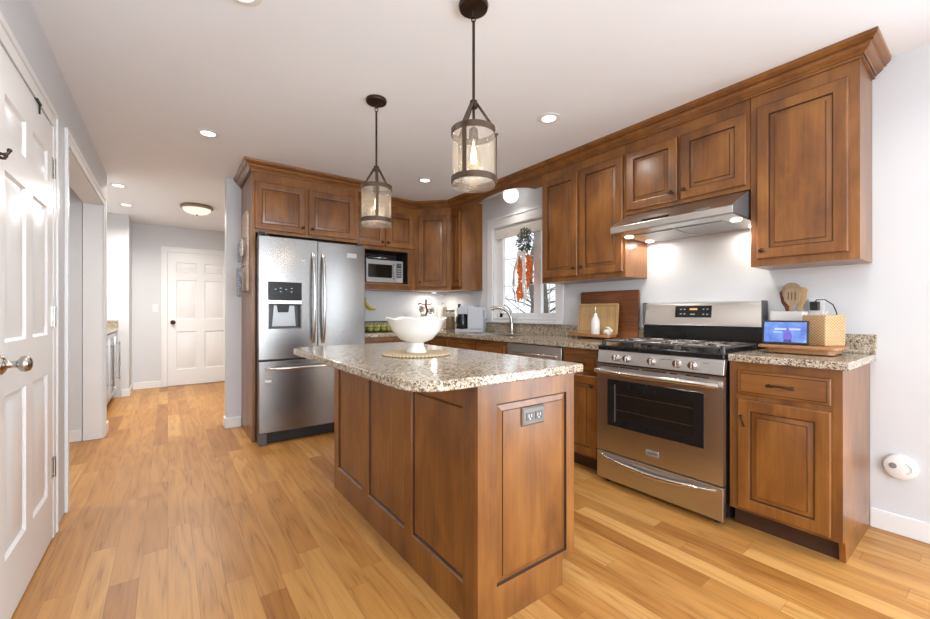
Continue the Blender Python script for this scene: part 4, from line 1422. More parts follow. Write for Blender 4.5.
# ------------------------------------------------------------------ ceiling lights
def can(x, y, label, power=CAN_POWER):
    t = thing('recessed_light', label, 'recessed light', (x, y, ZC), 0, 'recessed ceiling lights')
    MB().lathe([(0.046, -0.001), (0.076, -0.001), (0.076, -0.004), (0.050, -0.008), (0.046, -0.005), (0.046, -0.001)], seg=36).build('trim_ring', 'whitep', t)
    MB().lathe([(0, -0.002), (0.046, -0.002), (0.046, -0.0045), (0, -0.0045)], seg=32).build('light_lens', 'lens', t)
    area('can_beam', (0, 0, -0.012), (0, 0, 0), 0.11, 0.11, power, CAN_COLOR, t, 'DISK', 150)
    return t


can(0.237, 3.496, 'recessed ceiling light in front of the refrigerator, toward the hallway')
can(2.08, 1.845, 'recessed ceiling light in front of the cabinets over the range, right of the near pendant')
can(2.06, 3.445, 'recessed ceiling light above the sink corner, between the two pendants')
can(-0.415, 5.48, 'recessed hall ceiling light nearer the cased opening', 12)
can(-0.41, 6.41, 'recessed hall ceiling light farther down, left of the flush dome light', 12)
can(0.244, 1.872, 'recessed ceiling light cut off by the top edge of the photo')
can(2.07, 0.25, 'recessed ceiling light over the dining end, right')
can(0.24, 0.25, 'recessed ceiling light over the dining end, left')
can(-1.5, 3.9, 'unseen recessed ceiling light added to brighten the side room', 14)  # out of view, added because the side room came out dark

t = thing('flush_ceiling_light', 'bronze-rimmed frosted dome light on the hallway ceiling', 'ceiling light', (0.29, 5.974, ZC))
MB().lathe([(0, -0.001), (0.165, -0.001), (0.175, -0.02), (0.165, -0.04), (0.150, -0.042), (0, -0.03)], seg=48).build('light_rim', 'rimtan', t)
MB().lathe([(0.150, -0.040), (0.142, -0.062), (0.115, -0.085), (0.07, -0.101), (0.012, -0.107), (0, -0.107)], seg=48).build('dome', 'dome', t, smooth=60)
MB().lathe([(0, -0.105), (0.010, -0.106), (0.009, -0.118), (0, -0.121)], seg=14).build('finial', 'bronze2', t)
area('dome_beam', (0, 0, -0.13), (0, 0, 0), 0.22, 0.22, 26, (1, 0.95, 0.88), t, 'DISK')
t = thing('globe_light', 'round white glowing globe light above the sink window behind the valance', 'ceiling light', (2.85, 3.045, ZC))
MB().lathe([(0, -0.001), (0.06, -0.001), (0.06, -0.018), (0.045, -0.03), (0, -0.03)], seg=30).build('light_base', 'whitep', t)
MB().ball((0, 0, -0.107), 0.080, 28).build('globe', 'globe', t, smooth=80)
area('globe_beam', (0, 0, -0.20), (0, 0, 0), 0.12, 0.12, 0.5, (1, 0.95, 0.87), t, 'DISK')
uc = thing('under_cabinet_light', 'small round lit puck light under the diagonal corner wall cabinet', 'light', (2.72, 4.33, ZU))
MB().lathe([(0, -0.0005), (0.038, -0.0005), (0.038, -0.010), (0.030, -0.012), (0, -0.012)], seg=28).build('light_case', 'whitep', uc)
MB().lathe([(0, -0.0115), (0.028, -0.0115), (0.026, -0.014), (0, -0.014)], seg=24).build('light_lens', 'lens', uc)
area('puck_beam', (0, 0, -0.018), (0, 0, 0), 0.05, 0.05, 2.4, (1.0, 0.92, 0.8), uc, 'DISK')

# ------------------------------------------------------------------ things on the island
tag(MB().lathe([(0, 0.0), (0.172, 0.0), (0.178, 0.004), (0.174, 0.009), (0.05, 0.010), (0, 0.010)], seg=64).build('trivet', 'mat', loc=(1.043, 1.832, ZT), smooth=50),
    'round woven seagrass mat under the white bowl on the island', 'placemat')
pb = MB()
wv = {7: 1.0, 8: 1.0, 9: 1.0, 10: 0.6, 6: 0.6, 11: 0.2, 5: 0.25}


def wavf(k_, t_):
    a = wv.get(k_, 0.0)
    return (a * 0.004 * math.cos(8 * t_), a * 0.007 * math.cos(8 * t_))


pb.lathe([(0, 0.003), (0.052, 0.0), (0.055, 0.004), (0.050, 0.016), (0.039, 0.036), (0.040, 0.052), (0.085, 0.070), (0.128, 0.118), (0.150, 0.168), (0.160, 0.176), (0.158, 0.181),
          (0.145, 0.172), (0.122, 0.122), (0.078, 0.080), (0.0, 0.070)], seg=96, wav=None)
# scalloped rim: lift rim vertices in waves
pb.v = [((x * (1 + 0.02 * max(0, (z - 0.15) / 0.03) * math.cos(8 * math.atan2(y, x)))), (y * (1 + 0.02 * max(0, (z - 0.15) / 0.03) * math.cos(8 * math.atan2(y, x)))),
         z + 0.0055 * max(0, (z - 0.14) / 0.04) * math.cos(8 * math.atan2(y, x))) for x, y, z in pb.v]
tag(pb.build('pedestal_bowl', 'ceramic', loc=(1.043, 1.832, ZT + 0.0098), smooth=60), 'white ceramic pedestal bowl with scalloped rim on the island', 'bowl')

# ------------------------------------------------------------------ right counter: riser, display, basket, utensils
rs = thing('wooden_riser', 'honey-brown wooden riser stand on the right counter under the display', 'stand', (2.765, 0.645, ZT), FX)
MB().prism(round_rect(-0.168, 0.168, -0.165, 0.105, (0.03,) * 4, 6), 0.030, 0.044, 'z').build('riser_top', 'acacia', rs, bevel=0.003)
MB().prism(round_rect(-0.142, 0.142, -0.135, 0.085, (0.03,) * 4, 6), 0.004, 0.030, 'z').build('riser_base', 'acacia', rs, bevel=0.003)
for sx in (-0.13, 0.13):
    for sy in (-0.1, 0.06):
        MB().cyl((sx, sy, 0), (sx, sy, 0.0045), 0.012, seg=12).build('foot', 'blackm', rs)
ZR = ZT + 0.044
sd = thing('smart_display', 'black smart display with lit blue screen on the wooden riser', 'smart display', (2.675, 0.707, ZR), R(-80))
Tt = Matrix.Rotation(R(-14), 4, 'X')
b = MB()
b.T = Tt
b.box(-0.100, 0.100, -0.006, 0.010, 0.002, 0.135)
b.build('screen_frame', 'blackm', sd, bevel=0.006)
b = MB()
b.T = Tt
b.box(-0.090, 0.090, -0.0075, -0.0055, 0.014, 0.124)
so = b.build('screen', 'screen', sd)
b = MB()
b.T = Tt
b.ball((0.012, -0.0078, 0.083), 0.008, 12, sc=(1, 0.1, 1)).prism([(-0.004, 0.02), (0.028, 0.02), (0.031, 0.05), (0.024, 0.074), (0.001, 0.074), (-0.008, 0.05)], -0.0082, -0.0074, 'y')
b.build('screen_figure', 'figure', so)
b = MB()
b.T = Tt
b.box(-0.005, 0.028, -0.0084, -0.0074, 0.0145, 0.028).build('screen_shape', 'figure2', so)
b = MB()
b.T = Tt
b.box(-0.045, 0.065, -0.0080, -0.0074, 0.080, 0.090).box(-0.05, -0.012, -0.0080, -0.0074, 0.066, 0.072)
b.build('screen_shape', 'scrwhite', so)
MB().prism([(-0.002, 0.0), (0.070, 0.0), (0.062, 0.02), (0.040, 0.11), (0.030, 0.11)], -0.062, 0.062, 'x').build('speaker_base', 'dgrey', sd, bevel=0.006)
bk = thing('tissue_box_cover', 'tan woven cane tissue box cover on the riser, right of the display', 'tissue box cover', (2.800, 0.574, ZR), FX + R(62))
b = MB().box(-0.062, 0.062, -0.062, 0.062, 0.0, 0.162)
b.build('woven_box', 'weave', bk, bevel=0.006)
b = MB()
for i in range(12):
    a0 = 2 * PI * i / 12
    b.add([(0.012 * math.cos(a0), 0.012 * math.sin(a0), 0.161), (0.03 * math.cos(a0 + 0.3), 0.022 * math.sin(a0 + 0.3), 0.180 + 0.012 * math.sin(3 * a0)),
           (0.012 * math.cos(a0 + 0.52), 0.012 * math.sin(a0 + 0.52), 0.161), (0.008 * math.cos(a0 + 0.3), 0.006 * math.sin(a0 + 0.3), 0.161)], [(0, 1, 2), (2, 1, 3), (3, 1, 0)])
b.build('tissue', 'whitep', bk)
cr = thing('utensil_crock', 'square white ceramic utensil crock against the wall behind the display', 'crock', (2.926, 0.755, ZT), FX)
b = MB().prism(round_rect(-0.082, 0.082, -0.046, 0.046, (0.012,) * 4, 5), 0, 0.225, 'z')
b.build('crock_body', 'ceramic', cr, bevel=0.004)


def spatula(name, label, x, y, tilt, length, w_, slots, mat='spoon'):
    pts = []
    for i in range(15):
        a = PI * i / 14
        pts.append((w_ * math.cos(a), length - w_ * 0.9 + w_ * 0.95 * math.sin(a)))
    pts += [(-w_ * 0.95, length - 0.075), (-0.011, length - 0.105), (-0.008, 0.0), (0.008, 0.0), (0.011, length - 0.105), (w_ * 0.95, length - 0.075)]
    b = MB()
    b.T = Matrix.Rotation(tilt, 4, 'Y')
    b.prism(pts, -0.004, 0.004, 'y')
    if slots:
        for sx in (-0.016, 0.0, 0.016):
            b.prism([(sx - 0.003, length - 0.07), (sx + 0.003, length - 0.07), (sx + 0.003, length - 0.025), (sx - 0.003, length - 0.025)], -0.0048, 0.0048, 'y', 1)
    o = b.build(name, [mat, 'twig'], loc=(2.926 + y, 0.755 - x, ZT + 0.2262), rotz=FX, bevel=0.0015)
    tag(o, label, 'utensil', 'wooden utensils in the white crock')


spatula('slotted_spatula', 'wooden slotted spatula standing in front in the white crock', 0.022, -0.03, 0.02, 0.135, 0.038, True)
spatula('wooden_spoon', 'broad wooden paddle behind the slotted spatula in the white crock', 0.018, 0.0, -0.03, 0.165, 0.045, False)
spatula('wooden_spoon', 'narrow dark-handled wooden spoon leaning left in the white crock', -0.012, 0.03, -0.14, 0.13, 0.024, False, 'walnut')
spatula('wooden_spoon', 'pale wooden spoon leaning right in the white crock', 0.045, 0.032, 0.12, 0.14, 0.022, False, 'bamboo')
pg = thing('power_adapter', 'black plug-in power adapter with curved cord on the wall beside the crock', 'power adapter', (XW, 0.645, 1.16), FX)
B(-0.035, 0.035, -0.006, 0.0, -0.055, 0.055).build('outlet_plate', 'whitep', pg, bevel=0.002)
B(-0.020, 0.018, -0.05, -0.006, -0.015, 0.035).build('adapter_body', 'blackm', pg, bevel=0.004)
MB().tube([(0.0, -0.05, 0.022), (0.015, -0.065, 0.045), (0.05, -0.07, 0.045), (0.085, -0.07, 0.015), (0.10, -0.07, -0.03), (0.10, -0.075, -0.06), (0.085, -0.078, -0.10), (0.08, -0.078, -0.14), (0.08, -0.074, -0.20), (0.06, -0.07, -0.242)], 0.003, 8).build('cord', 'blackm', pg, smooth=60)

# round white alarm low on right wall
al = thing('carbon_monoxide_alarm', 'round white alarm plugged in low on the right wall', 'alarm', (XW, 0.315, 0.347), FX)
MB().lathe([(0, 0), (0.062, 0), (0.064, 0.010), (0.058, 0.026), (0.040, 0.034), (0, 0.035)], seg=44, axis='y').build('alarm_body', 'whitep', al, smooth=40)
MB().lathe([(0, 0), (0.015, 0), (0.014, 0.005), (0, 0.006)], (-0.024, -0.0325, 0.006), 20, axis='y').build('test_button', 'midgrey', al)
for i in range(10):
    a = R(-60 + 14 * i)
    B(0.030 * math.cos(a) + 0.008, 0.030 * math.cos(a) + 0.013, -0.0368, -0.030, 0.026 * math.sin(a) - 0.0015, 0.026 * math.sin(a) + 0.0015).build('sounder_slot', 'lgrey', al)

# ------------------------------------------------------------------ left of range: boards, tray, soap, rabbit


def board(name, label, mat, w_, h_, y_c, x_off, th=0.018, lean=0.06, groove=False, zb=ZT):
    t = MB()
    t.T = Matrix.Rotation(-lean, 4, 'X')
    t.prism([(px, pz) for px, pz in round_rect(-w_ / 2, w_ / 2, 0.0, h_, (0.012,) * 4, 4)], 0.0, th, 'y')
    if groove:
        t.loops(-w_ / 2 + 0.018, w_ / 2 - 0.018, 0.018, h_ - 0.018, [(0, -0.0003), (0.003, -0.0006), (0.006, -0.0003)], [1, 1, 0], cap=False)
    return tag(t.build(name, [mat, 'acacia'], loc=(x_off, y_c, zb), rotz=FX, bevel=0.003), label, 'cutting board')


board('cutting_board', 'large dark acacia cutting board leaning on the wall, left of the range', 'walnut', 0.55, 0.40, 1.985, 2.948, lean=0.06)
tr = thing('counter_tray', 'honey-brown wooden tray on feet holding the soap bottle and rabbit', 'tray', (2.855, 2.055, ZT), FX)
MB().prism(round_rect(-0.195, 0.195, -0.075, 0.050, (0.015,) * 4, 5), 0.018, 0.040, 'z').build('tray_top', 'acacia', tr, bevel=0.003)
for sx in (-0.16, 0.16):
    for sy in (-0.05, 0.03):
        MB().cyl((sx, sy, 0), (sx, sy, 0.0185), 0.012, seg=12).build('foot', 'twig', tr)
ZTR = ZT + 0.040
board('cutting_board', 'small pale bamboo cutting board leaning behind the white soap bottle', 'bamboo', 0.385, 0.255, 2.04, 2.885, 0.014, lean=0.085, groove=True, zb=ZTR)
sb = thing('soap_bottle', 'white ceramic soap bottle with pour spout on the wooden tray', 'bottle', (2.825, 2.005, ZTR))
MB().lathe([(0, 0), (0.033, 0), (0.036, 0.004), (0.036, 0.095), (0.032, 0.118), (0.020, 0.140), (0.0145, 0.150), (0.0145, 0.168), (0, 0.168)], seg=32).build('bottle_body', 'ceramic', sb, smooth=50)
MB().lathe([(0, 0.168), (0.012, 0.168), (0.012, 0.176), (0.005, 0.182), (0.004, 0.225), (0, 0.226)], seg=16).build('pour_spout', 'nickel', sb)
rb = thing('rabbit_figurine', 'small white ceramic rabbit lying on the right of the wooden tray', 'figurine', (2.825, 1.895, ZTR), R(-100))
b = MB()
b.ball((0, 0, 0.022), 0.022, 20, sc=(1.7, 1.0, 1.0)).ball((0.035, 0, 0.034), 0.016, 16, sc=(1.15, 0.9, 1.0)).ball((-0.036, 0, 0.024), 0.008, 12)
b.ball((0.02, 0.012, 0.006), 0.007, 10, sc=(2, 1, 0.85)).ball((0.02, -0.012, 0.006), 0.007, 10, sc=(2, 1, 0.85)).ball((-0.018, 0, 0.009), 0.009, 10, sc=(2, 2, 1))
b.build('rabbit_body', 'ceramic', rb, smooth=60)
for sy in (-1, 1):
    MB().tube([(0.030, sy * 0.006, 0.045), (0.015, sy * 0.009, 0.058), (-0.006, sy * 0.011, 0.062)], [0.004, 0.0062, 0.003], 10).build('ear', 'ceramic', rb, smooth=60)

# ------------------------------------------------------------------ back corner items
cm = thing('coffee_maker', 'light grey coffee maker with black carafe left of the sink', 'coffee maker', (2.765, 3.63, ZT), R(-50))
B(-0.15, 0.17, -0.10, 0.10, 0.0, 0.035).build('warming_base', 'coffeegrey', cm, bevel=0.006)
B(-0.005, 0.17, -0.105, 0.10, 0.035, 0.275).build('water_tank', 'coffeegrey', cm, bevel=0.006)
B(-0.15, -0.006, 0.02, 0.10, 0.035, 0.20).build('rear_column', 'blackm', cm, bevel=0.004)
B(-0.13, -0.006, -0.095, 0.10, 0.20, 0.275).build('brew_head', 'coffeegrey', cm, bevel=0.006)
B(-0.10, 0.06, -0.08, 0.09, 0.275, 0.298).build('lid', 'coffeegrey', cm, bevel=0.006)
MB().lathe([(0, 0), (0.060, 0), (0.064, 0.01), (0.064, 0.10), (0.052, 0.145), (0.054, 0.162), (0, 0.162)], (-0.078, -0.052, 0.036), 28).build('carafe', 'black', cm, smooth=50)
MB().tube([(-0.10, -0.106, 0.175), (-0.118, -0.145, 0.17), (-0.12, -0.15, 0.10), (-0.10, -0.112, 0.07)], 0.007, 8).build('carafe_handle', 'blackm', cm, smooth=60)
B(0.17, 0.195, -0.06, 0.06, 0.14, 0.25).build('grinder_lid', 'lgrey', cm, bevel=0.004)
for x in (-0.125, -0.108):
    MB().cyl((x, -0.03, 0.275), (x, -0.03, 0.315), 0.008, seg=12).build('button', 'blackm', cm)
jar = thing('pantry_jar', 'clear glass jar of brown food left of the coffee maker', 'jar', (2.73, 3.975, ZT))
MB().lathe([(0, 0.001), (0.052, 0.001), (0.055, 0.01), (0.055, 0.20), (0.048, 0.225), (0.045, 0.225), (0.052, 0.198), (0.052, 0.012), (0, 0.006)], seg=30).build('jar_glass', 'jar', jar, smooth=50)
MB().lathe([(0, 0.008), (0.050, 0.012), (0.050, 0.165), (0.02, 0.172), (0, 0.17)], seg=24).build('contents', 'jarfill', jar)
MB().lathe([(0, 0.226), (0.050, 0.226), (0.050, 0.248), (0, 0.250)], seg=30).build('jar_lid', 'acacia', jar, bevel=0.002)
gr = thing('spice_grinder', 'tall dark pepper grinder beside the coffee maker', 'grinder', (2.875, 3.945, ZT))
MB().lathe([(0, 0), (0.026, 0), (0.026, 0.02), (0.018, 0.07), (0.022, 0.15), (0.024, 0.19), (0, 0.19)], seg=24).build('grinder_body', 'walnut', gr)
MB().lathe([(0, 0.191), (0.024, 0.191), (0.024, 0.225), (0.016, 0.245), (0.008, 0.25), (0.010, 0.262), (0, 0.268)], seg=24).build('grinder_head', 'nickel', gr)
pt = thing('paper_towel_roll', 'white paper towel roll on a stand in the back corner', 'paper towel', (2.86, 4.35, ZT))
MB().lathe([(0, 0), (0.075, 0), (0.075, 0.012), (0, 0.014)], seg=36).build('holder_base', 'nickel', pt)
MB().lathe([(0.018, 0.0145), (0.062, 0.0145), (0.062, 0.295), (0.018, 0.295), (0.018, 0.0145)], seg=40).build('paper_roll', 'cream', pt, smooth=50)
MB().cyl((0, 0, 0.013), (0, 0, 0.325), 0.006, seg=12).ball((0, 0, 0.33), 0.011, 14).build('holder_rod', 'nickel', pt)
# dark metal wine-bottle sculpture with rings
ws = thing('metal_sculpture', 'red-brown metal figure with grey ring discs on the back counter behind the bowl', 'ornament', (2.62, 4.38, ZT))
MB().lathe([(0, 0), (0.06, 0), (0.06, 0.008), (0.01, 0.012), (0, 0.012)], seg=28).build('ornament_base', 'rust', ws)
MB().tube([(0, 0, 0.010), (-0.03, 0, 0.10), (0.005, 0, 0.17), (0.03, -0.005, 0.24), (0.012, 0, 0.31), (0.018, 0, 0.385)], [0.010, 0.011, 0.012, 0.014, 0.015, 0.013], 10).build('stem', 'rust', ws, smooth=60)
for pts in ([(0.015, 0, 0.315), (-0.05, -0.01, 0.325), (-0.09, -0.01, 0.335), (-0.098, -0.01, 0.31)], [(0.015, 0, 0.32), (0.07, -0.005, 0.318), (0.098, -0.005, 0.335)], [(-0.02, 0, 0.13), (-0.06, 0, 0.11), (-0.08, 0, 0.13)]):
    MB().tube(pts, 0.0085, 8).build('branch', 'rust', ws, smooth=60)
for (x, z, r_) in ((-0.055, 0.265, 0.036), (0.085, 0.245, 0.042), (-0.035, 0.165, 0.034)):
    pts = [(x + r_ * math.cos(2 * PI * i / 28), -0.012, z + r_ * math.sin(2 * PI * i / 28)) for i in range(28)]
    MB().tube(pts, 0.007, 8, closed=True).lathe([(0, -0.003), (r_ * 0.7, -0.003), (r_ * 0.7, 0.003), (0, 0.003)], (x, -0.012, z), 24, axis='y').build('ring_disc', 'nickel', ws, smooth=50)
for p0, p1 in (((-0.09, -0.012, 0.265), (-0.02, 0, 0.13)), ((0.045, -0.012, 0.25), (0.03, 0, 0.24)), ((-0.022, -0.012, 0.27), (0.02, 0, 0.28))):
    MB().cyl(p0, p1, 0.004, seg=8).build('link_rod', 'rust', ws)
# banana hanging on its wire stand
bs = thing('banana_stand', 'dark wire banana hook stand beside the refrigerator', 'banana stand', (1.79, 4.428, ZT))
MB().lathe([(0, 0), (0.07, 0), (0.07, 0.01), (0, 0.012)], seg=28).build('stand_base', 'wire', bs)
MB().tube([(-0.05, 0.02, 0.01), (-0.055, 0.02, 0.25), (-0.04, 0.015, 0.34), (0.0, 0.01, 0.385), (0.045, 0, 0.395), (0.062, -0.003, 0.375), (0.055, -0.005, 0.36)], 0.005, 8).build('stand_hook', 'wire', bs, smooth=60)
for i, (a, lb) in enumerate(((0.05, 'front yellow banana hanging from the wire hook stand'), (0.55, 'back yellow banana hanging from the wire hook stand'))):
    pts, rr = [], []
    for q in range(11):
        s = q / 10
        an = s * 1.75
        pts.append((0.0 + 0.125 * (1 - math.cos(an)) * 0.85, 0.012 * i, 0 - 0.105 * math.sin(an)))
        rr.append(0.0055 if q == 0 else 0.004 if q == 10 else 0.0185 * math.sin(PI * (0.14 + 0.80 * s)) ** 0.6)
    o = MB().tube(pts, rr, 10).build('banana', 'banana', loc=(1.842, 4.416 + 0.022 * i, ZT + 0.362), rotz=-0.2 - a, smooth=60)
    tag(o, lb, 'banana', 'bananas on the hook')
# apple basket
ab = thing('wire_fruit_basket', 'black wire basket of green apples on the counter beside the refrigerator', 'basket', (1.92, 4.24, ZT))
b = MB()
for z, g_ in ((0.006, 0), (0.055, 0.004), (0.115, 0.010)):
    pts = round_rect(-0.17 - g_, 0.17 + g_, -0.09 - g_, 0.09 + g_, (0.03,) * 4, 5)
    b.tube([(x, y, z) for x, y in pts], 0.0032 if z < 0.1 else 0.0048, 6, closed=True)
for i in range(7):
    x = -0.165 + 0.055 * i
    b.tube([(x, -0.100, 0.115), (x * 0.97, -0.09, 0.006), (x * 0.97, 0.09, 0.006), (x, 0.100, 0.115)], 0.0016, 5)
for y in (-0.05, 0.0, 0.05):
    b.tube([(-0.18, y, 0.115), (-0.17, y, 0.006), (0.17, y, 0.006), (0.18, y, 0.115)], 0.0016, 5)
b.build('wire_frame', 'wire', ab, smooth=60)
apple = None
spots = [(-0.118, -0.043, 0), (-0.040, -0.045, 0), (0.039, -0.043, 0), (0.118, -0.041, 0), (-0.118, 0.041, 0), (-0.040, 0.040, 0), (0.039, 0.042, 0), (0.118, 0.042, 0)]
names_ = ['front-left apple at the refrigerator end of the wire basket', 'front apple second from the refrigerator in the wire basket', 'front apple third from the refrigerator in the wire basket',
          'front-right apple at the bowl end of the wire basket', 'back-left apple at the refrigerator end of the wire basket', 'back apple second from the refrigerator in the wire basket',
          'back apple third from the refrigerator in the wire basket', 'back-right apple at the bowl end of the wire basket']
for (x, y, z), nm in zip(spots, names_):
    if apple is None:
        apple = thing('apple', '', 'apple', (0, 0, 0), 0, 'green apples in the wire basket')
        MB().lathe([(0, 0.010), (0.012, 0.003), (0.022, 0.004), (0.034, 0.022), (0.0375, 0.042), (0.033, 0.060), (0.020, 0.071), (0.010, 0.069), (0, 0.062)], seg=24).build('apple_body', 'apple', apple, smooth=70)
        MB().tube([(0, 0, 0.062), (0.003, 0, 0.075), (0.006, 0.002, 0.082)], 0.0018, 6).build('apple_stem', 'twig', apple)
        a = apple
    else:
        a = copy_tree(apple)
    a.location = (1.92 + x, 4.24 + y, ZT + 0.008)
    a.rotation_euler = (0, 0, x * 20)
    a['label'] = 'green ' + nm

# ------------------------------------------------------------------ wreath swag on the sink window
wr = thing('pepper_swag', 'hanging swag of orange peppers, dried greenery and white ribbon in the sink window', 'swag', (2.972, 2.97, 1.98), FX)
rnd = random.Random(4)
b = MB()
for i in range(420):
    th_, ph = rnd.uniform(0, 2 * PI), math.acos(rnd.uniform(-1, 1))
    d = Vector((math.sin(ph) * math.cos(th_), 0.35 * math.sin(ph) * math.sin(th_), math.cos(ph)))
    c0 = Vector((0, 0, -0.12)) + Vector((d.x * 0.105, d.y * 0.06 - 0.005, d.z * 0.135)) * rnd.uniform(0.3, 1.0)
    dr = (d + Vector((rnd.uniform(-.5, .5), rnd.uniform(-.3, .3), rnd.uniform(-.5, .5)))).normalized()
    sd_ = dr.orthogonal().normalized()
    l_ = rnd.uniform(0.025, 0.05)
    tip = c0 + dr * l_
    if tip.y > 0.045:
        continue
    m_ = c0 + dr * l_ * 0.5
    w_ = 0.007
    nrm = dr.cross(sd_) * 0.0015
    b.add([c0, m_ + sd_ * w_ + nrm, tip, m_ - sd_ * w_ + nrm], [(0, 1, 2), (0, 2, 3)])
g_ = b.build('greenery', 'leaf', wr, smooth=0)
g_['kind'] = 'stuff'
MB().tube([(0, 0.0, 0.03), (0, 0, -0.05)], 0.003, 6).build('hanging_loop', 'twig', wr)
for side, x_, n_, z0 in ((-1, -0.072, 13, -0.265), (-1, -0.030, 12, -0.285), (1, 0.075, 10, -0.25), (1, 0.105, 7, -0.265)):
    for i in range(n_):
        z = z0 - i * 0.034
        x = x_ + rnd.uniform(-0.022, 0.022) + (0.02 * i / n_ if side < 0 else 0)
        a = rnd.uniform(-0.9, 0.9)
        pts = [(x, -0.014, z), (x + 0.012 * math.sin(a), -0.024, z - 0.025), (x + 0.034 * math.sin(a) + 0.004, -0.018, z - 0.058)]
        MB().tube(pts, [0.011, 0.0195, 0.004], 8).build('pepper', 'pepper', wr, smooth=70)
for x0, x1, zl, tw in ((0.015, 0.040, -0.78, 0.012), (0.040, 0.070, -0.72, 0.01), (-0.05, -0.125, -0.60, 0.02)):
    pts = [(x0 + (x1 - x0) * s / 10 + tw * math.sin(s * 0.9) * 0.5, -0.046 - 0.004 * math.sin(s * 1.3), -0.24 + (zl + 0.24) * s / 10) for s in range(11)]
    MB().tube(pts, 0.0125, 8, flat=(0, 1, 0)).build('ribbon_tail', 'ribbon', wr, smooth=60)
for sx in (-1, 1):
    pts = [(0.01, -0.04, -0.235), (0.01 + sx * 0.04, -0.05, -0.215), (0.01 + sx * 0.058, -0.05, -0.235), (0.01 + sx * 0.035, -0.048, -0.255), (0.01, -0.04, -0.24)]
    MB().tube(pts, 0.013, 8, flat=(0, 1, 0)).build('bow_loop', 'ribbon', wr, smooth=60)
MB().tube([(-0.02, -0.02, -0.22), (-0.09, -0.02, -0.30), (-0.14, -0.018, -0.42), (-0.155, -0.016, -0.54), (-0.13, -0.014, -0.66), (-0.115, -0.012, -0.75)], [0.006, 0.007, 0.007, 0.006, 0.005, 0.003], 8).build('twig', 'twig', wr, smooth=60)

# ------------------------------------------------------------------ board with hanging things on the refrigerator side panel (faces -X)
hb_ = thing('key_board', 'cream wooden hanging board with hooks on the side of the refrigerator cabinet', 'wall hook board', (0.589, 4.35, 0), FX)
MB().prism([(0.0, 1.33), (0.29, 1.33), (0.29, 2.02), (0.24, 2.06), (0.05, 2.06), (0.0, 2.02)], -0.018, -0.001, 'y').build('board', 'signw', hb_, bevel=0.003)
for x in (0.05, 0.145, 0.24):
    for z in (1.80, 1.55):
        MB().tube([(x, -0.018, z + 0.01), (x, -0.035, z), (x, -0.042, z + 0.012)], 0.003, 6).build('hook', 'bronze', hb_)
hang = [(0.06, 1.79, 0.17, 'cloth', 'pot_holder', 'grey printed pot holder hanging upper left on the hook board', 'pot holder'),
        (0.235, 1.79, 0.14, 'clothw', 'pot_holder', 'cream printed pot holder hanging upper right on the hook board', 'pot holder')]
for x, z, s_, mt, nm, lb, ct_ in hang:
    b = MB().prism(round_rect(-s_ / 2 + 0.02, s_ / 2 - 0.02, -s_, 0, (0.02,) * 4, 4), -0.010, 0.0, 'y')
    b.tube([(0, -0.004, -0.002), (-0.008, -0.006, 0.012), (0, -0.008, 0.018), (0.008, -0.006, 0.012), (0, -0.004, -0.002)], 0.002, 6)
    tag(b.build(nm, mt, loc=(0.589 - 0.046, 4.35 - x, z - 0.008), rotz=FX, bevel=0.003), lb, ct_)
b = MB()
pts = [(-0.055, -0.26), (0.05, -0.27), (0.058, -0.13), (0.088, -0.09), (0.08, -0.05), (0.05, -0.07), (0.04, -0.01), (0.0, 0.008), (-0.04, -0.005), (-0.058, -0.06)]
b.prism([(x, z) for x, z in pts], -0.030, 0.0, 'y')
tag(b.build('oven_mitt', 'cloth', loc=(0.589 - 0.046, 4.35 - 0.13, 1.545), rotz=FX, bevel=0.010, seg=3), 'grey blue oven mitt hanging lowest on the hook board', 'oven mitt')

# ------------------------------------------------------------------ bar in the hall nook (faces +X)
bc = thing('bar_cabinet', 'dark bar cabinet in the hall nook beyond the cased opening', 'cabinet', (-0.555, 5.16, 0), PI / 2)
B(0.0, 0.55, 0.02, 0.60, 0.10, 0.89).build('cabinet_body', 'walnut', bc)
B(0.0, 0.55, 0.08, 0.60, 0, 0.10).build('toe_kick', 'toe', bc)
B(0.03, 0.52, 0.0, 0.02, 0.12, 0.87).build('door', 'walnut', bc, bevel=0.003)
wc = thing('wine_cooler', 'steel-framed glass wine cooler under the bar counter in the hall nook', 'wine cooler', (-0.548, 5.72, 0), PI / 2)
B(0.0, 1.30, 0.03, 0.60, 0.03, 0.885).build('cooler_body', 'blackm', wc)
for x in (0.02, 1.24):
    B(x, x + 0.04, 0.05, 0.55, 0, 0.031).build('foot', 'blackm', wc)
for x0 in (0.01, 0.665):
    x1 = x0 + 0.625
    b = MB().box(x0, x0 + 0.05, 0, 0.03, 0.10, 0.875).box(x1 - 0.05, x1, 0, 0.03, 0.10, 0.875).box(x0 + 0.05, x1 - 0.05, 0, 0.03, 0.10, 0.15).box(x0 + 0.05, x1 - 0.05, 0, 0.03, 0.825, 0.875)
    dd = b.build('glass_door', 'steelv', wc)
    B(x0 + 0.05, x1 - 0.05, 0.010, 0.022, 0.15, 0.825).build('door_glass', 'bglass', dd)
    MB().cyl((x1 - 0.03, -0.035, 0.25), (x1 - 0.03, -0.035, 0.75), 0.009, seg=12).cyl((x1 - 0.03, 0, 0.27), (x1 - 0.03, -0.035, 0.27), 0.006, seg=8).cyl((x1 - 0.03, 0, 0.73), (x1 - 0.03, -0.035, 0.73), 0.006, seg=8).build('handle', 'chrome', dd)
t = thing('countertop', 'granite bar top with backsplash in the hall nook above the wine cooler', 'countertop', (-1.2, 5.125, 0.892))
B(0.002, 0.668, 0.0, 1.943, 0, 0.032).build('counter_slab', 'granite', t, bevel=0.004)
B(0.022, 0.668, 1.923, 1.943, 0.032, 0.135).build('backsplash', 'granite', t, bevel=0.002)

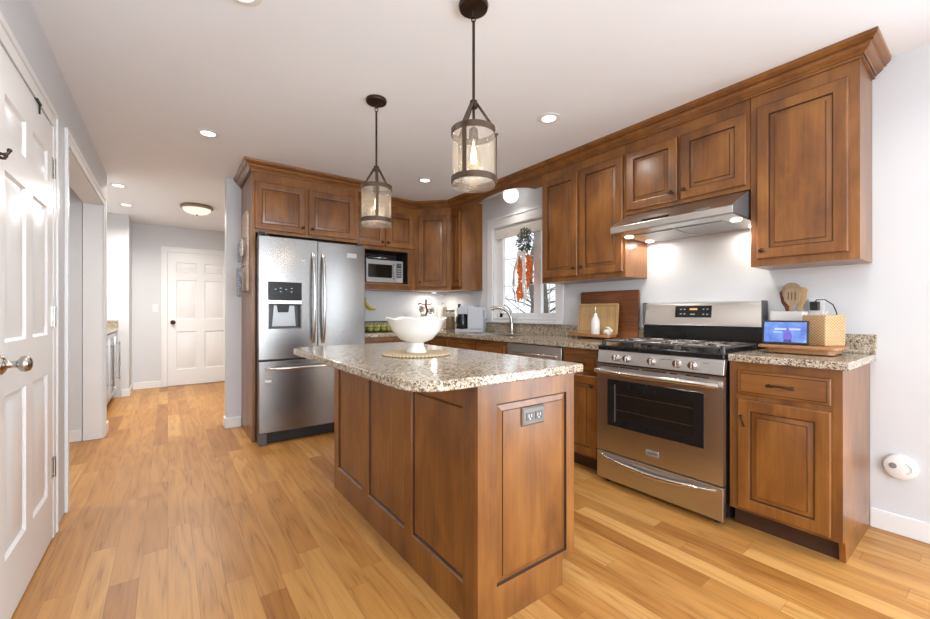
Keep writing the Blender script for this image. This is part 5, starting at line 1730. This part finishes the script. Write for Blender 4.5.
# ------------------------------------------------------------------ outdoors beyond the sink window
gd = B(3.16, 60, -35, 40, -0.7, -0.6).build('ground', 'lawn')
struct(gd)
rnd = random.Random(11)


def tree(x, y, h_, label, seed):
    r_ = random.Random(seed)
    t = thing('bare_tree', label, 'tree', (x, y, -0.6), r_.uniform(0, 6), 'bare winter trees outside the sink window')
    tk = [(0, 0, 0)]
    for i in range(1, 8):
        tk.append((r_.uniform(-.06, .06) * i, r_.uniform(-.06, .06) * i, h_ * i / 7))
    MB().tube(tk, [0.16 * (1 - i / 8.5) + 0.01 for i in range(8)], 8).build('trunk', 'bark', t, smooth=60)
    b = MB()
    for i in range(46):
        s = r_.uniform(0.12, 0.98)
        k_ = min(6, int(s * 7))
        f_ = s * 7 - k_
        p = Vector(tk[k_]).lerp(Vector(tk[k_ + 1]), f_)
        a = r_.uniform(0, 2 * PI)
        L_ = r_.uniform(0.6, 1.9) * (1.15 - s * 0.6)
        e1 = p + Vector((math.cos(a), math.sin(a), r_.uniform(0.1, 0.7))) * L_ * 0.5
        e2 = e1 + Vector((math.cos(a + r_.uniform(-.5, .5)), math.sin(a + r_.uniform(-.5, .5)), r_.uniform(0.1, 0.9))) * L_ * 0.5
        b.tube([p, e1, e2], [0.035 * (1.1 - s), 0.02 * (1.1 - s), 0.005], 5)
        for q in range(4):
            aa = r_.uniform(0, 2 * PI)
            st = p.lerp(e2, r_.uniform(0.3, 0.95))
            b.tube([st, st + Vector((math.cos(aa), math.sin(aa), r_.uniform(-.2, .9))) * r_.uniform(0.2, 0.6)], [0.009, 0.003], 4)
    b.build('branches', 'bark', t, smooth=0)


tl_ = [(8.0, 7.4, 6.0, 'nearest bare grey tree seen through the left sash of the sink window'), (12.5, 12.0, 7.5, 'bare tree far left in the sink window, beyond the nearest tree'),
       (13.0, 8.2, 7.0, 'tall bare tree farther back on the lawn, behind the pepper swag'), (9.5, 4.2, 6.5, 'bare tree low in the right sash of the sink window'),
       (19.0, 12.5, 8.0, 'far bare tree between the two nearer trees left of the swag'), (18.0, 6.5, 8.0, 'farthest bare tree seen right of the pepper swag')]
for i, (x, y, h_, lb) in enumerate(tl_):
    tree(x, y, h_, lb, 20 + i)
